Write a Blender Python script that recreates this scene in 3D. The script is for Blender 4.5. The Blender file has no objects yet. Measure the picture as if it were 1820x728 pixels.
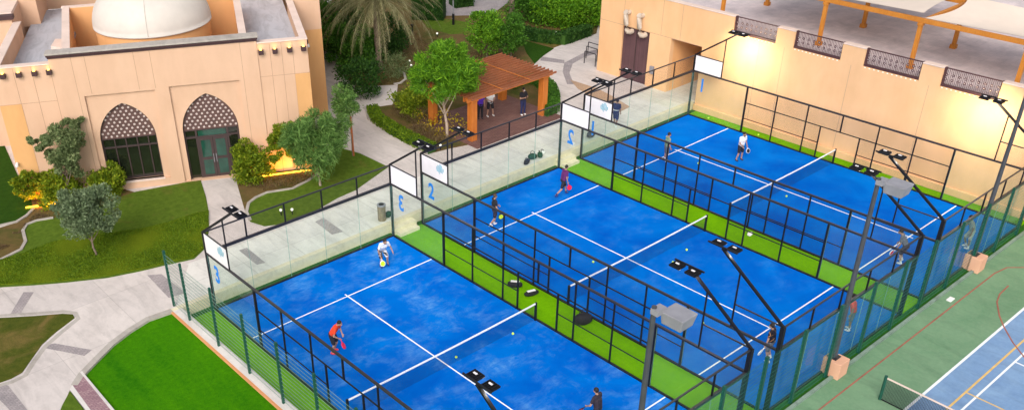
import bpy, bmesh, math, random
from mathutils import Vector, Matrix, Euler
from mathutils.geometry import tessellate_polygon
R = math.radians
random.seed(7)
scene = bpy.context.scene
COL = scene.collection

# ------------------------------------------------------------------ materials
def lin(c):
    return tuple((x/12.92 if x <= .04045 else ((x+.055)/1.055)**2.4) for x in c)
def hexc(r, g, b):
    return lin((r/255, g/255, b/255)) + (1,)
def new_mat(name):
    m = bpy.data.materials.new(name); m.use_nodes = True
    nt = m.node_tree; nt.nodes.clear()
    return m, nt
def nd(nt, typ, **kw):
    n = nt.nodes.new(typ)
    for k, v in kw.items():
        if k.startswith('i_'):
            n.inputs[k[2:].replace('_', ' ')].default_value = v
        else: setattr(n, k, v)
    return n
def ramp(nt, fac, stops, interp='LINEAR'):
    r = nt.nodes.new('ShaderNodeValToRGB'); r.color_ramp.interpolation = interp
    e = r.color_ramp.elements
    while len(e) < len(stops): e.new(.5)
    for i, (p, c) in enumerate(stops):
        e[i].position = p; e[i].color = c if len(c) == 4 else tuple(c)+(1,)
    nt.links.new(fac, r.inputs[0]); return r.outputs[0]
def mix(nt, fac, a, b, mode='MIX'):
    n = nt.nodes.new('ShaderNodeMix'); n.data_type = 'RGBA'; n.blend_type = mode
    for k, v in ((0, fac), (6, a), (7, b)):
        if hasattr(v, 'is_output') or isinstance(v, bpy.types.NodeSocket): nt.links.new(v, n.inputs[k])
        else: n.inputs[k].default_value = v
    return n.outputs[2]
def math_(nt, op, a, b=0.0, c=None):
    n = nt.nodes.new('ShaderNodeMath'); n.operation = op
    for k, v in ((0, a), (1, b), (2, c)):
        if v is None: continue
        if isinstance(v, bpy.types.NodeSocket): nt.links.new(v, n.inputs[k])
        else: n.inputs[k].default_value = v
    return n.outputs[0]
def objco(nt, scale=(1, 1, 1), rot=0):
    t = nt.nodes.new('ShaderNodeTexCoord'); m = nt.nodes.new('ShaderNodeMapping')
    m.inputs['Scale'].default_value = scale; m.inputs['Rotation'].default_value = (0, 0, rot)
    nt.links.new(t.outputs['Object'], m.inputs['Vector']); return m.outputs['Vector']
def noise(nt, vec, s, det=4, rough=.55, dist=0):
    n = nt.nodes.new('ShaderNodeTexNoise'); n.inputs['Scale'].default_value = s
    n.inputs['Detail'].default_value = det; n.inputs['Roughness'].default_value = rough
    n.inputs['Distortion'].default_value = dist
    nt.links.new(vec, n.inputs['Vector']); return n.outputs['Fac']
def finish(m, nt, col, rough=.7, bump=None, bs=.3, bd=.02, metal=0, spec=.4, emis=None, es=0, sheen=0):
    p = nt.nodes.new('ShaderNodeBsdfPrincipled'); o = nt.nodes.new('ShaderNodeOutputMaterial')
    if isinstance(col, bpy.types.NodeSocket): nt.links.new(col, p.inputs['Base Color'])
    else: p.inputs['Base Color'].default_value = col
    if isinstance(rough, bpy.types.NodeSocket): nt.links.new(rough, p.inputs['Roughness'])
    else: p.inputs['Roughness'].default_value = rough
    p.inputs['Metallic'].default_value = metal; p.inputs['Specular IOR Level'].default_value = spec
    if emis: p.inputs['Emission Color'].default_value = emis; p.inputs['Emission Strength'].default_value = es
    if bump is not None:
        b = nt.nodes.new('ShaderNodeBump'); b.inputs['Strength'].default_value = bs; b.inputs['Distance'].default_value = bd
        nt.links.new(bump, b.inputs['Height']); nt.links.new(b.outputs[0], p.inputs['Normal'])
    nt.links.new(p.outputs[0], o.inputs[0]); return m
def plain(name, col, rough=.6, var=.12, scale=3, bs=.15, metal=0, spec=.4, fine=40):
    m, nt = new_mat(name); v = objco(nt)
    f = noise(nt, v, scale, 5); g = noise(nt, v, fine, 3)
    c = Vector(col[:3])
    a = tuple(c*(1-var))+(1,); b = tuple(c*(1+var))+(1,)
    cc = ramp(nt, f, [(.3, a), (.7, b)])
    return finish(m, nt, cc, rough, g, bs, .01, metal, spec)
def emit(name, col, s):
    m, nt = new_mat(name)
    e = nd(nt, 'ShaderNodeEmission'); e.inputs[0].default_value = col; e.inputs[1].default_value = s
    o = nd(nt, 'ShaderNodeOutputMaterial'); nt.links.new(e.outputs[0], o.inputs[0]); return m

def turf_blue():
    m, nt = new_mat('blue_turf'); v = objco(nt)
    a = noise(nt, v, .35, 3, .6, .6); b = noise(nt, v, .75, 9, .70, .35); c = noise(nt, v, 70, 2)
    v2 = objco(nt, (.7, 1.7, 1), .6); d = noise(nt, v2, 1.5, 8, .72, .4)
    base = ramp(nt, a, [(.3, BLUE_A), (.7, BLUE_B)])
    base = mix(nt, ramp(nt, c, [(.3, (0, 0, 0)), (.7, (1, 1, 1))]), base, mix(nt, .18, base, (.0, .03, .25, 1)))
    sand = math_(nt, 'MULTIPLY', ramp(nt, b, [(.47, (0, 0, 0)), (.70, (1, 1, 1))]), ramp(nt, d, [(.38, (0, 0, 0)), (.60, (1, 1, 1))]))
    sand = math_(nt, 'MULTIPLY', sand, ramp(nt, a, [(.36, (.35, .35, .35)), (.62, (1, 1, 1))]))
    oi = nd(nt, 'ShaderNodeObjectInfo'); cs = nd(nt, 'ShaderNodeSeparateXYZ'); nt.links.new(oi.outputs['Color'], cs.inputs[0])
    sand = math_(nt, 'MULTIPLY', sand, math_(nt, 'MULTIPLY', cs.outputs[0], .85))
    col = mix(nt, sand, base, (.22, .46, .74, 1))
    return finish(m, nt, col, .95, c, .35, .01, spec=.02)
BLUE_A = (.0, .098, .50, 1); BLUE_B = (.0, .175, .65, 1)

def turf_green(name, ca, cb, sc=6, patch=.5):
    m, nt = new_mat(name); v = objco(nt)
    a1 = noise(nt, v, patch, 6, .65, .5); a2 = noise(nt, objco(nt, (1.6, .18, 1), .12), 1.3, 3, .5)
    a = math_(nt, 'ADD', math_(nt, 'MULTIPLY', a1, .55), math_(nt, 'MULTIPLY', a2, .45)); c = noise(nt, v, sc*8, 3); b = noise(nt, v, sc, 5, .7)
    f = math_(nt, 'ADD', math_(nt, 'MULTIPLY', a, .6), math_(nt, 'MULTIPLY', b, .4))
    col = ramp(nt, f, [(.35, ca), (.65, cb)])
    dk = ramp(nt, c, [(.25, (.55, .55, .55)), (.6, (1, 1, 1))])
    col = mix(nt, 1.0, col, dk, 'MULTIPLY')
    return finish(m, nt, col, .95, c, .6, .03, spec=.08)
def lawn_mat(name, g1, g2, soil, amt):
    m, nt = new_mat(name); v = objco(nt)
    a = noise(nt, v, .45, 6, .65, .8); b = noise(nt, v, 3.5, 6, .7); c = noise(nt, v, 55, 3, .7)
    g = ramp(nt, b, [(.3, g1), (.7, g2)])
    s = ramp(nt, a, [(amt, (0, 0, 0)), (amt+.18, (1, 1, 1))])
    col = mix(nt, s, g, mix(nt, b, soil, tuple(x*1.6 for x in soil[:3])+(1,)))
    col = mix(nt, 1.0, col, ramp(nt, c, [(.25, (.5, .5, .5)), (.62, (1.1, 1.1, 1.1))]), 'MULTIPLY')
    return finish(m, nt, col, .95, c, .8, .04, spec=.08)
def concrete(name, c1, c2, stain=.35, joint=None, rough=.8):
    m, nt = new_mat(name); v = objco(nt)
    a = noise(nt, v, .55, 7, .62, .7); b = noise(nt, v, 7, 6, .7); c = noise(nt, v, 60, 3)
    v2 = objco(nt, (1, .25, 1), .35); d = noise(nt, v2, 1.6, 6, .65, 1.2)
    f = math_(nt, 'ADD', math_(nt, 'MULTIPLY', a, .6), math_(nt, 'MULTIPLY', b, .4))
    col = ramp(nt, f, [(.34, c1), (.66, c2)])
    dk = ramp(nt, d, [(.28, (1-stain,)*3), (.55, (1, 1, 1))])
    col = mix(nt, 1.0, col, dk, 'MULTIPLY')
    if joint:
        br = nd(nt, 'ShaderNodeTexBrick'); nt.links.new(v, br.inputs['Vector'])
        br.offset = 0; br.inputs['Scale'].default_value = 1
        br.inputs['Brick Width'].default_value = joint[0]; br.inputs['Row Height'].default_value = joint[1]
        br.inputs['Mortar Size'].default_value = joint[2]
        br.inputs['Color1'].default_value = (1, 1, 1, 1); br.inputs['Color2'].default_value = (.93, .93, .94, 1)
        br.inputs['Mortar'].default_value = (joint[3],)*3+(1,)
        col = mix(nt, 1.0, col, br.outputs['Color'], 'MULTIPLY')
    return finish(m, nt, col, rough, b, .25, .02, spec=.25)
def stucco(name, c1, c2, streak=.10):
    m, nt = new_mat(name); v = objco(nt)
    a = noise(nt, v, .35, 6, .6, .4); c = noise(nt, v, 45, 4, .7)
    v2 = objco(nt, (.9, .9, .30)); d = noise(nt, v2, 1.0, 5, .6)
    col = ramp(nt, a, [(.3, c1), (.7, c2)])
    col = mix(nt, 1.0, col, ramp(nt, d, [(.3, (1-streak, 1-streak*1.05, 1-streak*1.15)), (.62, (1, 1, 1))]), 'MULTIPLY')
    return finish(m, nt, col, .88, c, .3, .012, spec=.2)
def wood(name, c1, c2):
    m, nt = new_mat(name); v = objco(nt, (9, 9, .9)); f = noise(nt, v, 2.5, 6, .6, .6)
    g = noise(nt, objco(nt), .9, 3)
    col = ramp(nt, math_(nt, 'ADD', math_(nt, 'MULTIPLY', f, .6), math_(nt, 'MULTIPLY', g, .4)), [(.35, c1), (.65, c2)])
    return finish(m, nt, col, .6, f, .2, .01, spec=.3)
def glass_mat(name, tint, milk=.06, refl=1.0, mcol=(.75, .85, .78, 1)):
    m, nt = new_mat(name); v = objco(nt)
    tr = nd(nt, 'ShaderNodeBsdfTransparent'); tr.inputs[0].default_value = tint
    gl = nd(nt, 'ShaderNodeBsdfGlossy'); gl.inputs['Roughness'].default_value = .02
    df = nd(nt, 'ShaderNodeBsdfDiffuse'); df.inputs[0].default_value = mcol
    lw = nd(nt, 'ShaderNodeLayerWeight'); lw.inputs[0].default_value = .5
    frv = math_(nt, 'ADD', math_(nt, 'MULTIPLY', math_(nt, 'POWER', lw.outputs['Facing'], 4.0), .5), .010)
    m1 = nd(nt, 'ShaderNodeMixShader'); m2 = nd(nt, 'ShaderNodeMixShader')
    f = noise(nt, v, 1.3, 6, .7, .8)
    mk = math_(nt, 'MULTIPLY', ramp(nt, f, [(.35, (.5, .5, .5)), (.75, (1.5, 1.5, 1.5))]), milk)
    nt.links.new(mk, m1.inputs[0]); nt.links.new(tr.outputs[0], m1.inputs[1]); nt.links.new(df.outputs[0], m1.inputs[2])
    nt.links.new(math_(nt, 'MULTIPLY', frv, refl), m2.inputs[0]); nt.links.new(m1.outputs[0], m2.inputs[1]); nt.links.new(gl.outputs[0], m2.inputs[2])
    o = nd(nt, 'ShaderNodeOutputMaterial'); nt.links.new(m2.outputs[0], o.inputs[0]); return m
def grid_mat(name, col, axes, pitch, cover, rough=.6):
    """fine wire grid: opaque on the wires, open between them. axes: two of 'XYZ'"""
    m, nt = new_mat(name)
    t = nd(nt, 'ShaderNodeTexCoord'); s = nd(nt, 'ShaderNodeSeparateXYZ'); nt.links.new(t.outputs['Object'], s.inputs[0])
    fs = []
    for a in axes:
        w = math_(nt, 'FRACT', math_(nt, 'MULTIPLY', s.outputs[a], 1/pitch))
        fs.append(math_(nt, 'LESS_THAN', w, cover))
    f = math_(nt, 'MAXIMUM', fs[0], fs[1]) if len(fs) > 1 else fs[0]
    tr = nd(nt, 'ShaderNodeBsdfTransparent'); d = nd(nt, 'ShaderNodeBsdfPrincipled')
    d.inputs['Base Color'].default_value = col; d.inputs['Roughness'].default_value = rough
    mx = nd(nt, 'ShaderNodeMixShader'); nt.links.new(f, mx.inputs[0]); nt.links.new(tr.outputs[0], mx.inputs[1]); nt.links.new(d.outputs[0], mx.inputs[2])
    o = nd(nt, 'ShaderNodeOutputMaterial'); nt.links.new(mx.outputs[0], o.inputs[0]); return m
def leaf_mat(name, cols, rough=.6, trans=.38):
    m, nt = new_mat(name)
    g = nd(nt, 'ShaderNodeNewGeometry'); v = objco(nt)
    n = noise(nt, v, 1.6, 3)
    f = math_(nt, 'ADD', math_(nt, 'MULTIPLY', g.outputs['Random Per Island'], .62), math_(nt, 'MULTIPLY', n, .42))
    k = len(cols); col = ramp(nt, f, [(.12+.72*i/(k-1), cols[i]) for i in range(k)])
    p = nd(nt, 'ShaderNodeBsdfPrincipled'); nt.links.new(col, p.inputs['Base Color']); p.inputs['Roughness'].default_value = rough
    p.inputs['Specular IOR Level'].default_value = .25
    t = nd(nt, 'ShaderNodeBsdfTranslucent'); nt.links.new(col, t.inputs[0])
    mx = nd(nt, 'ShaderNodeMixShader'); mx.inputs[0].default_value = trans
    nt.links.new(p.outputs[0], mx.inputs[1]); nt.links.new(t.outputs[0], mx.inputs[2])
    o = nd(nt, 'ShaderNodeOutputMaterial'); nt.links.new(mx.outputs[0], o.inputs[0]); return m
def paver(name, c1, c2, bw=.2, bh=.1, mortar=.012, rot=0):
    m, nt = new_mat(name); v = objco(nt, (1, 1, 1), rot)
    br = nd(nt, 'ShaderNodeTexBrick'); nt.links.new(v, br.inputs['Vector']); br.inputs['Scale'].default_value = 1
    br.inputs['Brick Width'].default_value = bw; br.inputs['Row Height'].default_value = bh; br.inputs['Mortar Size'].default_value = mortar
    br.inputs['Color1'].default_value = c1; br.inputs['Color2'].default_value = c2
    br.inputs['Mortar'].default_value = tuple(x*.82 for x in c1[:3])+(1,)
    a = noise(nt, v, .8, 6, .6, .5)
    col = mix(nt, 1.0, br.outputs['Color'], ramp(nt, a, [(.3, (.78, .78, .8)), (.65, (1.1, 1.08, 1.08))]), 'MULTIPLY')
    return finish(m, nt, col, .8, br.outputs['Fac'], .2, .01, spec=.25)

M = {}
M['blue'] = turf_blue()
M['line'] = plain('white_line_turf', (.82, .84, .86), .8, .06)
M['green_turf'] = turf_green('green_artificial_turf', (.115, .345, .0, 1), (.195, .48, .0, 1))
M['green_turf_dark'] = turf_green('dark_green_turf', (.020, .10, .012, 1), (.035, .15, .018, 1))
M['lawn_art'] = turf_green('bright_lawn', (.020, .150, .0, 1), (.075, .28, .0, 1), 5, .30)
M['lawn'] = lawn_mat('watered_lawn', (.070, .130, .012, 1), (.140, .220, .022, 1), (.13, .10, .025, 1), .56)
M['lawn_dry'] = lawn_mat('dry_lawn', (.060, .085, .010, 1), (.115, .125, .018, 1), (.16, .115, .035, 1), .5)
M['lawn_dark'] = lawn_mat('dark_lawn', (.018, .060, .004, 1), (.035, .095, .006, 1), (.05, .07, .01, 1), .62)
M['cover_base'] = turf_green('cover_base', (.085, .135, .004, 1), (.165, .215, .008, 1), 7, .6)
M['soil'] = lawn_mat('garden_soil', (.06, .085, .015, 1), (.10, .11, .025, 1), (.135, .090, .035, 1), .36)
M['concrete'] = concrete('path_concrete', (.56, .505, .475, 1), (.69, .625, .59, 1), .22, (3.4, 3.4, .012, .72))
M['terrace'] = concrete('terrace_concrete', (.64, .62, .57, 1), (.82, .79, .74, 1), .22, (2.6, 1.9, .015, .72))
M['kerb_green'] = concrete('greenish_kerb', (.16, .24, .19, 1), (.26, .34, .29, 1), .3)
M['kerb'] = concrete('kerb_concrete', (.38, .34, .30, 1), (.48, .44, .40, 1), .25)
M['wallcream'] = concrete('cream_plaster', (.66, .59, .42, 1), (.76, .69, .51, 1), .2)
M['band'] = paver('grey_paver', (.32, .285, .29, 1), (.40, .36, .355, 1))
M['band_soft'] = paver('soft_paver', (.38, .355, .34, 1), (.46, .43, .41, 1))
M['paver_purple'] = paver('purple_paver', (.30, .17, .20, 1), (.40, .27, .28, 1))
M['deck_paver'] = paver('brown_deck', (.17, .085, .07, 1), (.22, .12, .10, 1), .3, .14, .02, .4)
M['roofdeck'] = paver('roof_terrace_paver', (.60, .52, .52, 1), (.66, .57, .565, 1), .42, .42, .006)
M['tan'] = paver('tan_paver', (.46, .31, .20, 1), (.52, .37, .25, 1))
M['stucco'] = stucco('peach_stucco', (.64, .415, .28, 1), (.69, .46, .32, 1))
M['stucco_d'] = stucco('ochre_stucco', (.66, .36, .15, 1), (.72, .41, .18, 1))
M['stucco_o'] = stucco('orange_bounce_stucco', (.76, .40, .17, 1), (.84, .46, .21, 1), .08)  # shade with warm bounce on the dome court walls is put into this orange
M['stucco_w'] = stucco('club_stucco', (.76, .455, .235, 1), (.83, .51, .28, 1), .10)
M['cap'] = stucco('pale_coping', (.70, .55, .48, 1), (.78, .63, .55, 1))
M['joint'] = plain('joint_line', (.42, .27, .18), .9)
M['cornice'] = plain('brown_cornice', (.060, .028, .030), .6)
M['screen'] = plain('brown_screen', (.115, .062, .055), .6)
M['dot'] = plain('pale_stud', (.52, .43, .40), .6)
M['roof'] = concrete('roof_membrane', (.44, .455, .51, 1), (.50, .51, .56, 1), .30)
M['dome'] = plain('white_dome', (.60, .55, .50), .6, .05, 1.5)
M['wglass'] = plain('dark_window_glass', (.012, .016, .010), .04, .3, 2, 0, 0, .9)
M['gglass'] = plain('green_door_glass', (.010, .060, .042), .06, .35, 2, 0, 0, .9)
M['frame'] = plain('brown_frame', (.055, .035, .035), .5)
M['steel'] = plain('black_steel', (.008, .008, .011), .5, .2, 3, .05, .0, .3)
M['steel2'] = plain('weathered_steel', (.032, .030, .036), .42, .2, 3, .05, .3, .5)
M['glass'] = glass_mat('court_glass', (.955, .985, .965, 1), .012, .9, (.85, .92, .88, 1))
M['glass_edge'] = plain('glass_edge', (.22, .42, .36), .2, .1)
M['banner'] = plain('white_banner', (.80, .77, .80), .6, .04)
M['num'] = plain('blue_number', (.0, .22, .78), .6, .05)
M['teal'] = plain('teal_logo', (.02, .36, .52), .6, .2)
M['netx'] = grid_mat('net_mesh', (.004, .010, .04, 1), 'XZ', .05, .11)
M['nety'] = grid_mat('net_mesh_across', (.010, .014, .02, 1), 'YZ', .05, .26)
M['cagey'] = grid_mat('cage_mesh_side', (.012, .012, .02, 1), 'YZ', .05, .045)
M['cagex'] = grid_mat('cage_mesh_end', (.012, .012, .02, 1), 'XZ', .05, .06)
M['gfx'] = grid_mat('green_wire_x', (.015, .19, .15, 1), 'XZ', .055, .085)
M['gfy'] = grid_mat('green_wire_y', (.05, .20, .14, 1), 'YZ', .055, .05)
M['gpost'] = plain('green_fence_paint', (.010, .075, .050), .45)
M['gwire'] = plain('galvanised_wire', (.22, .33, .28), .4, .1, 3, 0, .3)
M['gwire_d'] = plain('dark_green_wire', (.03, .14, .11), .4, .1, 3, 0, .3)
M['grey'] = plain('grey_housing', (.26, .26, .29), .6, .15, 2)
M['polegrey'] = plain('dark_grey_pole', (.055, .06, .07), .5, .2, 2)
M['orangewall'] = stucco('orange_wall_face', (.66, .28, .12, 1), (.72, .34, .16, 1))
M['whitewall'] = concrete('white_coping', (.60, .56, .53, 1), (.72, .68, .65, 1), .2)
M['wood'] = wood('orange_wood', (.42, .115, .018, 1), (.60, .20, .035, 1))
M['wood_r'] = wood('red_wood', (.22, .070, .028, 1), (.36, .125, .055, 1))
M['wood_y'] = wood('amber_wood', (.44, .155, .020, 1), (.58, .23, .035, 1))
M['sail'] = plain('cream_sail', (.74, .62, .52), .8, .04, 1, .1)
M['iron'] = plain('brown_iron', (.075, .032, .035), .5, .15)
M['ironp'] = plain('pale_panel', (.42, .34, .33), .6, .1)
M['louvre'] = paver('louvre_door', (.105, .055, .062, 1), (.14, .075, .080, 1), .6, .09, .02)
M['pipe'] = plain('cream_pipe', (.50, .42, .34), .5)
M['tgreen'] = concrete('tennis_green', (.125, .255, .14, 1), (.20, .33, .20, 1), .18, None, .75)
M['tblue'] = concrete('tennis_blue', (.15, .27, .48, 1), (.24, .38, .58, 1), .18, None, .75)
M['tred'] = plain('red_court_line', (.34, .12, .085), .8, .2)
M['tyel'] = plain('yellow_court_line', (.70, .46, .16), .8, .15)
M['lens'] = emit('floodlight_lens', (1, .95, .85, 1), 9)
M['warm'] = emit('warm_bulb', (1, .55, .10, 1), 5)
M['amber'] = emit('amber_strip', (1, .42, .03, 1), 5)
M['pinkbox'] = stucco('pink_plaster', (.66, .36, .24, 1), (.72, .42, .29, 1))
M['globe'] = emit('garden_globe', (1, .97, .85, 1), 1.0)
M['bark'] = plain('bark', (.20, .15, .11), .9, .35, 6, .8)
M['barkp'] = plain('pale_bark', (.40, .31, .24), .9, .25, 6, .6)
M['palmbark'] = plain('palm_bark', (.15, .11, .085), .95, .45, 9, 1)
M['stake'] = wood('stake_wood', (.33, .09, .03, 1), (.42, .13, .04, 1))
M['leaf_green'] = leaf_mat('leaf_green', [(0.020, 0.075, 0.008), (0.059, 0.175, 0.016), (0.125, 0.308, 0.030)])
M['leaf_bright'] = leaf_mat('leaf_bright', [(0.033, 0.123, 0.007), (0.108, 0.281, 0.013), (0.239, 0.470, 0.023)])
M['leaf_yellow'] = leaf_mat('leaf_yellow_green', [(0.054, 0.108, 0.005), (0.162, 0.250, 0.011), (0.351, 0.405, 0.024)])
M['leaf_olive'] = leaf_mat('leaf_olive', [(0.069, 0.112, 0.037), (0.163, 0.225, 0.088), (0.300, 0.362, 0.163)])
M['leaf_grey'] = leaf_mat('leaf_grey_green', [(0.072, 0.120, 0.054), (0.168, 0.234, 0.114), (0.300, 0.378, 0.216)])
M['leaf_needle'] = leaf_mat('leaf_needle', [(0.040, 0.109, 0.021), (0.121, 0.247, 0.052), (0.241, 0.402, 0.103)])
M['leaf_dark'] = leaf_mat('leaf_dark', [(0.012, 0.043, 0.008), (0.029, 0.094, 0.014), (0.069, 0.166, 0.023)])
M['leaf_palm'] = leaf_mat('leaf_palm', [(0.122, 0.122, 0.051), (0.243, 0.237, 0.108), (0.415, 0.380, 0.215)])
M['leaf_cover'] = leaf_mat('leaf_cover', [(0.048, 0.112, 0.003), (0.120, 0.216, 0.006), (0.224, 0.328, 0.016)])
M['leaf_dry'] = leaf_mat('leaf_dry', [(.10, .060, .035), (.17, .11, .06), (.24, .19, .07)])
M['leaf_flower'] = leaf_mat('leaf_flower', [(.35, .28, .01), (.55, .42, .02), (.7, .55, .05)])
M['ball'] = plain('ball_felt', (.60, .85, .10), .8, .05)
M['black'] = plain('black_fabric', (.012, .012, .015), .8, .3, 8)
M['white'] = plain('white_fabric', (.80, .79, .78), .8, .05, 8)
M['binm'] = plain('bin_metal', (.20, .16, .11), .5, .3, 5)
M['darkgreen'] = plain('dark_green_fabric', (.008, .055, .035), .8, .3, 8)

# ------------------------------------------------------------------ object helpers
def tag(o, label=None, cat=None, group=None, kind=None):
    if label: o['label'] = label
    if cat: o['category'] = cat
    if group: o['group'] = group
    if kind: o['kind'] = kind
    return o
def empty(name, loc=(0, 0, 0), rz=0, label=None, cat=None, group=None):
    o = bpy.data.objects.new(name, None); COL.objects.link(o)
    o.location = loc; o.rotation_euler = (0, 0, rz); o.empty_display_size = .3
    return tag(o, label, cat, group)
class MB:
    def __init__(s): s.v = []; s.f = []; s.m = []; s.sm = []
    def add(s, vs, fs, mi=0, smooth=False):
        b = len(s.v); s.v += [tuple(v) for v in vs]
        for f in fs: s.f.append([b+i for i in f]); s.m.append(mi); s.sm.append(smooth)
        return s
    def box(s, x0, x1, y0, y1, z0, z1, mi=0):
        if x0 > x1: x0, x1 = x1, x0
        if y0 > y1: y0, y1 = y1, y0
        vs = [(x, y, z) for z in (z0, z1) for y in (y0, y1) for x in (x0, x1)]
        return s.add(vs, [(0, 2, 3, 1), (4, 5, 7, 6), (0, 1, 5, 4), (2, 6, 7, 3), (0, 4, 6, 2), (1, 3, 7, 5)], mi)
    def bar(s, p0, p1, w, h=None, mi=0, up=(0, 0, 1)):
        h = h or w; p0 = Vector(p0); p1 = Vector(p1); d = (p1-p0)
        if d.length < 1e-6: return s
        d.normalize(); u = Vector(up)
        if abs(d.dot(u)) > .98: u = Vector((0, 1, 0))
        a = d.cross(u).normalized(); b = a.cross(d)
        vs = [p+a*(i*w/2)+b*(j*h/2) for p in (p0, p1) for i, j in ((-1, -1), (1, -1), (1, 1), (-1, 1))]
        return s.add(vs, [(0, 1, 2, 3), (7, 6, 5, 4), (0, 4, 5, 1), (1, 5, 6, 2), (2, 6, 7, 3), (3, 7, 4, 0)], mi)
    def tube(s, pts, rs, n=8, mi=0, cap=True):
        pts = [Vector(p) for p in pts]
        if not hasattr(rs, '__len__'): rs = [rs]*len(pts)
        rings = []
        for i, p in enumerate(pts):
            d = (pts[min(i+1, len(pts)-1)]-pts[max(i-1, 0)]).normalized()
            u = Vector((0, 0, 1)) if abs(d.z) < .95 else Vector((0, 1, 0))
            a = d.cross(u).normalized(); b = a.cross(d)
            rings.append([p+(a*math.cos(t)+b*math.sin(t))*rs[i] for t in [2*math.pi*k/n for k in range(n)]])
        vs = [v for r in rings for v in r]; fs = []
        for i in range(len(pts)-1):
            for k in range(n): fs.append((i*n+k, i*n+(k+1) % n, (i+1)*n+(k+1) % n, (i+1)*n+k))
        s.add(vs, fs, mi, True)
        if cap: s.add(rings[0], [tuple(range(n))[::-1]], mi); s.add(rings[-1], [tuple(range(n))], mi)
        return s
    def prism(s, poly, z0, z1, mi=0, side=None):
        n = len(poly); ar = sum(poly[i][0]*poly[(i+1) % n][1]-poly[(i+1) % n][0]*poly[i][1] for i in range(n))
        if ar < 0: poly = poly[::-1]
        tri = tessellate_polygon([[Vector((p[0], p[1], 0)) for p in poly]])
        top = [(p[0], p[1], z1) for p in poly]
        fs = []
        for t in tri:
            a, b, c = [Vector(poly[i]) for i in t]
            fs.append(t if (b-a).cross(c-a) > 0 else t[::-1])
        s.add(top, fs, mi)
        bot = [(p[0], p[1], z0) for p in poly]
        s.add(bot+top, [(i, (i+1) % n, n+(i+1) % n, n+i) for i in range(n)], mi if side is None else side)
        return s
    def sph(s, c, r, n=10, mi=0, sc=(1, 1, 1)):
        vs = []; fs = []; m = n//2
        for i in range(m+1):
            t = math.pi*i/m
            for k in range(n):
                a = 2*math.pi*k/n
                vs.append((c[0]+r*sc[0]*math.sin(t)*math.cos(a), c[1]+r*sc[1]*math.sin(t)*math.sin(a), c[2]+r*sc[2]*math.cos(t)))
        for i in range(m):
            for k in range(n): fs.append((i*n+k, (i+1)*n+k, (i+1)*n+(k+1) % n, i*n+(k+1) % n))
        return s.add(vs, fs, mi, True)
    def build(s, name, mats, parent=None, bevel=0):
        me = bpy.data.meshes.new(name); me.from_pydata(s.v, [], s.f)
        if not isinstance(mats, (list, tuple)): mats = [mats]
        for m in mats: me.materials.append(M[m] if isinstance(m, str) else m)
        me.polygons.foreach_set('material_index', s.m); me.polygons.foreach_set('use_smooth', s.sm)
        me.validate(); me.update()
        o = bpy.data.objects.new(name, me); COL.objects.link(o)
        if parent: o.parent = parent
        if bevel:
            b = o.modifiers.new('bevel', 'BEVEL'); b.width = bevel; b.segments = 2; b.limit_method = 'ANGLE'
        return o
def copy_tree(o, parent=None):
    c = o.copy(); COL.objects.link(c); c.parent = parent
    for ch in list(o.children): copy_tree(ch, c)
    return c
def struct(o): o['kind'] = 'structure'; return o

# ------------------------------------------------------------------ key dimensions (metres)
W = 9.95; H3 = 2.87; H4 = 3.88
CX = [0.0, 11.87, 23.65]          # left edge of court three, two, one
CL = 20.0
XW = 34.6                          # club wall

# ------------------------------------------------------------------ ground
struct(MB().box(-160, 260, -120, 220, -.3, -.03).build('ground', 'soil'))
# ground of the courts: green artificial turf
g = MB(); g.box(-1.36, XW, -20.42, .36, -.02, 0); struct(g.build('court_turf', 'green_turf'))
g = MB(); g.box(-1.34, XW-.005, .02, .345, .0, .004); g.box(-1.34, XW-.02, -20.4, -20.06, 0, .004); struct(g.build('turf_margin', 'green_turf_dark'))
for i, x in enumerate(CX):
    o = struct(MB().box(x+.05, x+W-.05, -CL+.05, -.05, .0, .012).build('court_surface', 'blue'))
    o.color = ((.62, .20, .06)[i], 1, 1, 1)
    k = MB()
    k.box(x-.05, x+.05, -CL-.05, .05, 0, .06); k.box(x+W-.05, x+W+.05, -CL-.05, .05, 0, .06)
    k.box(x+.05, x+W-.05, -.05, .05, 0, .06); k.box(x+.05, x+W-.05, -CL-.05, -CL+.05, 0, .06)
    struct(k.build('court_kerb', 'steel'))
    l = MB()
    for y in (-3.05, -16.95): l.box(x+.06, x+W-.06, y-.03, y+.03, .012, .017)
    l.box(x+W/2-.03, x+W/2+.03, -10, -2.85, .012, .018); l.box(x+W/2-.03, x+W/2+.03, -17.15, -10, .012, .018)
    struct(l.build('court_line', 'line'))

# upper level
struct(MB().box(-120, 200, .48, 200, -.02, .5).build('garden_path', 'concrete'))
struct(MB().box(-120, -1.8, -90, .48, -.02, .42).build('bright_lawn', 'lawn_art'))
struct(MB().box(-1.8, XW, .49, 3.6, .45, .504).build('terrace', 'terrace'))
w = MB().box(-1.8, XW, .36, .62, -.02, .507)
tag(w.build('retaining_wall', 'wallcream'), 'low cream retaining wall running behind all three courts below the concrete terrace', 'wall')
w = MB().box(-1.8, -1.36, -40, .36, -.02, .50)
w.box(-1.90, -1.8, -40, .36, .2, .50, 1)
tag(w.build('fence_wall', ['whitewall', 'orangewall']), 'low white topped wall with orange face beside the bright green lawn', 'wall')

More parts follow.
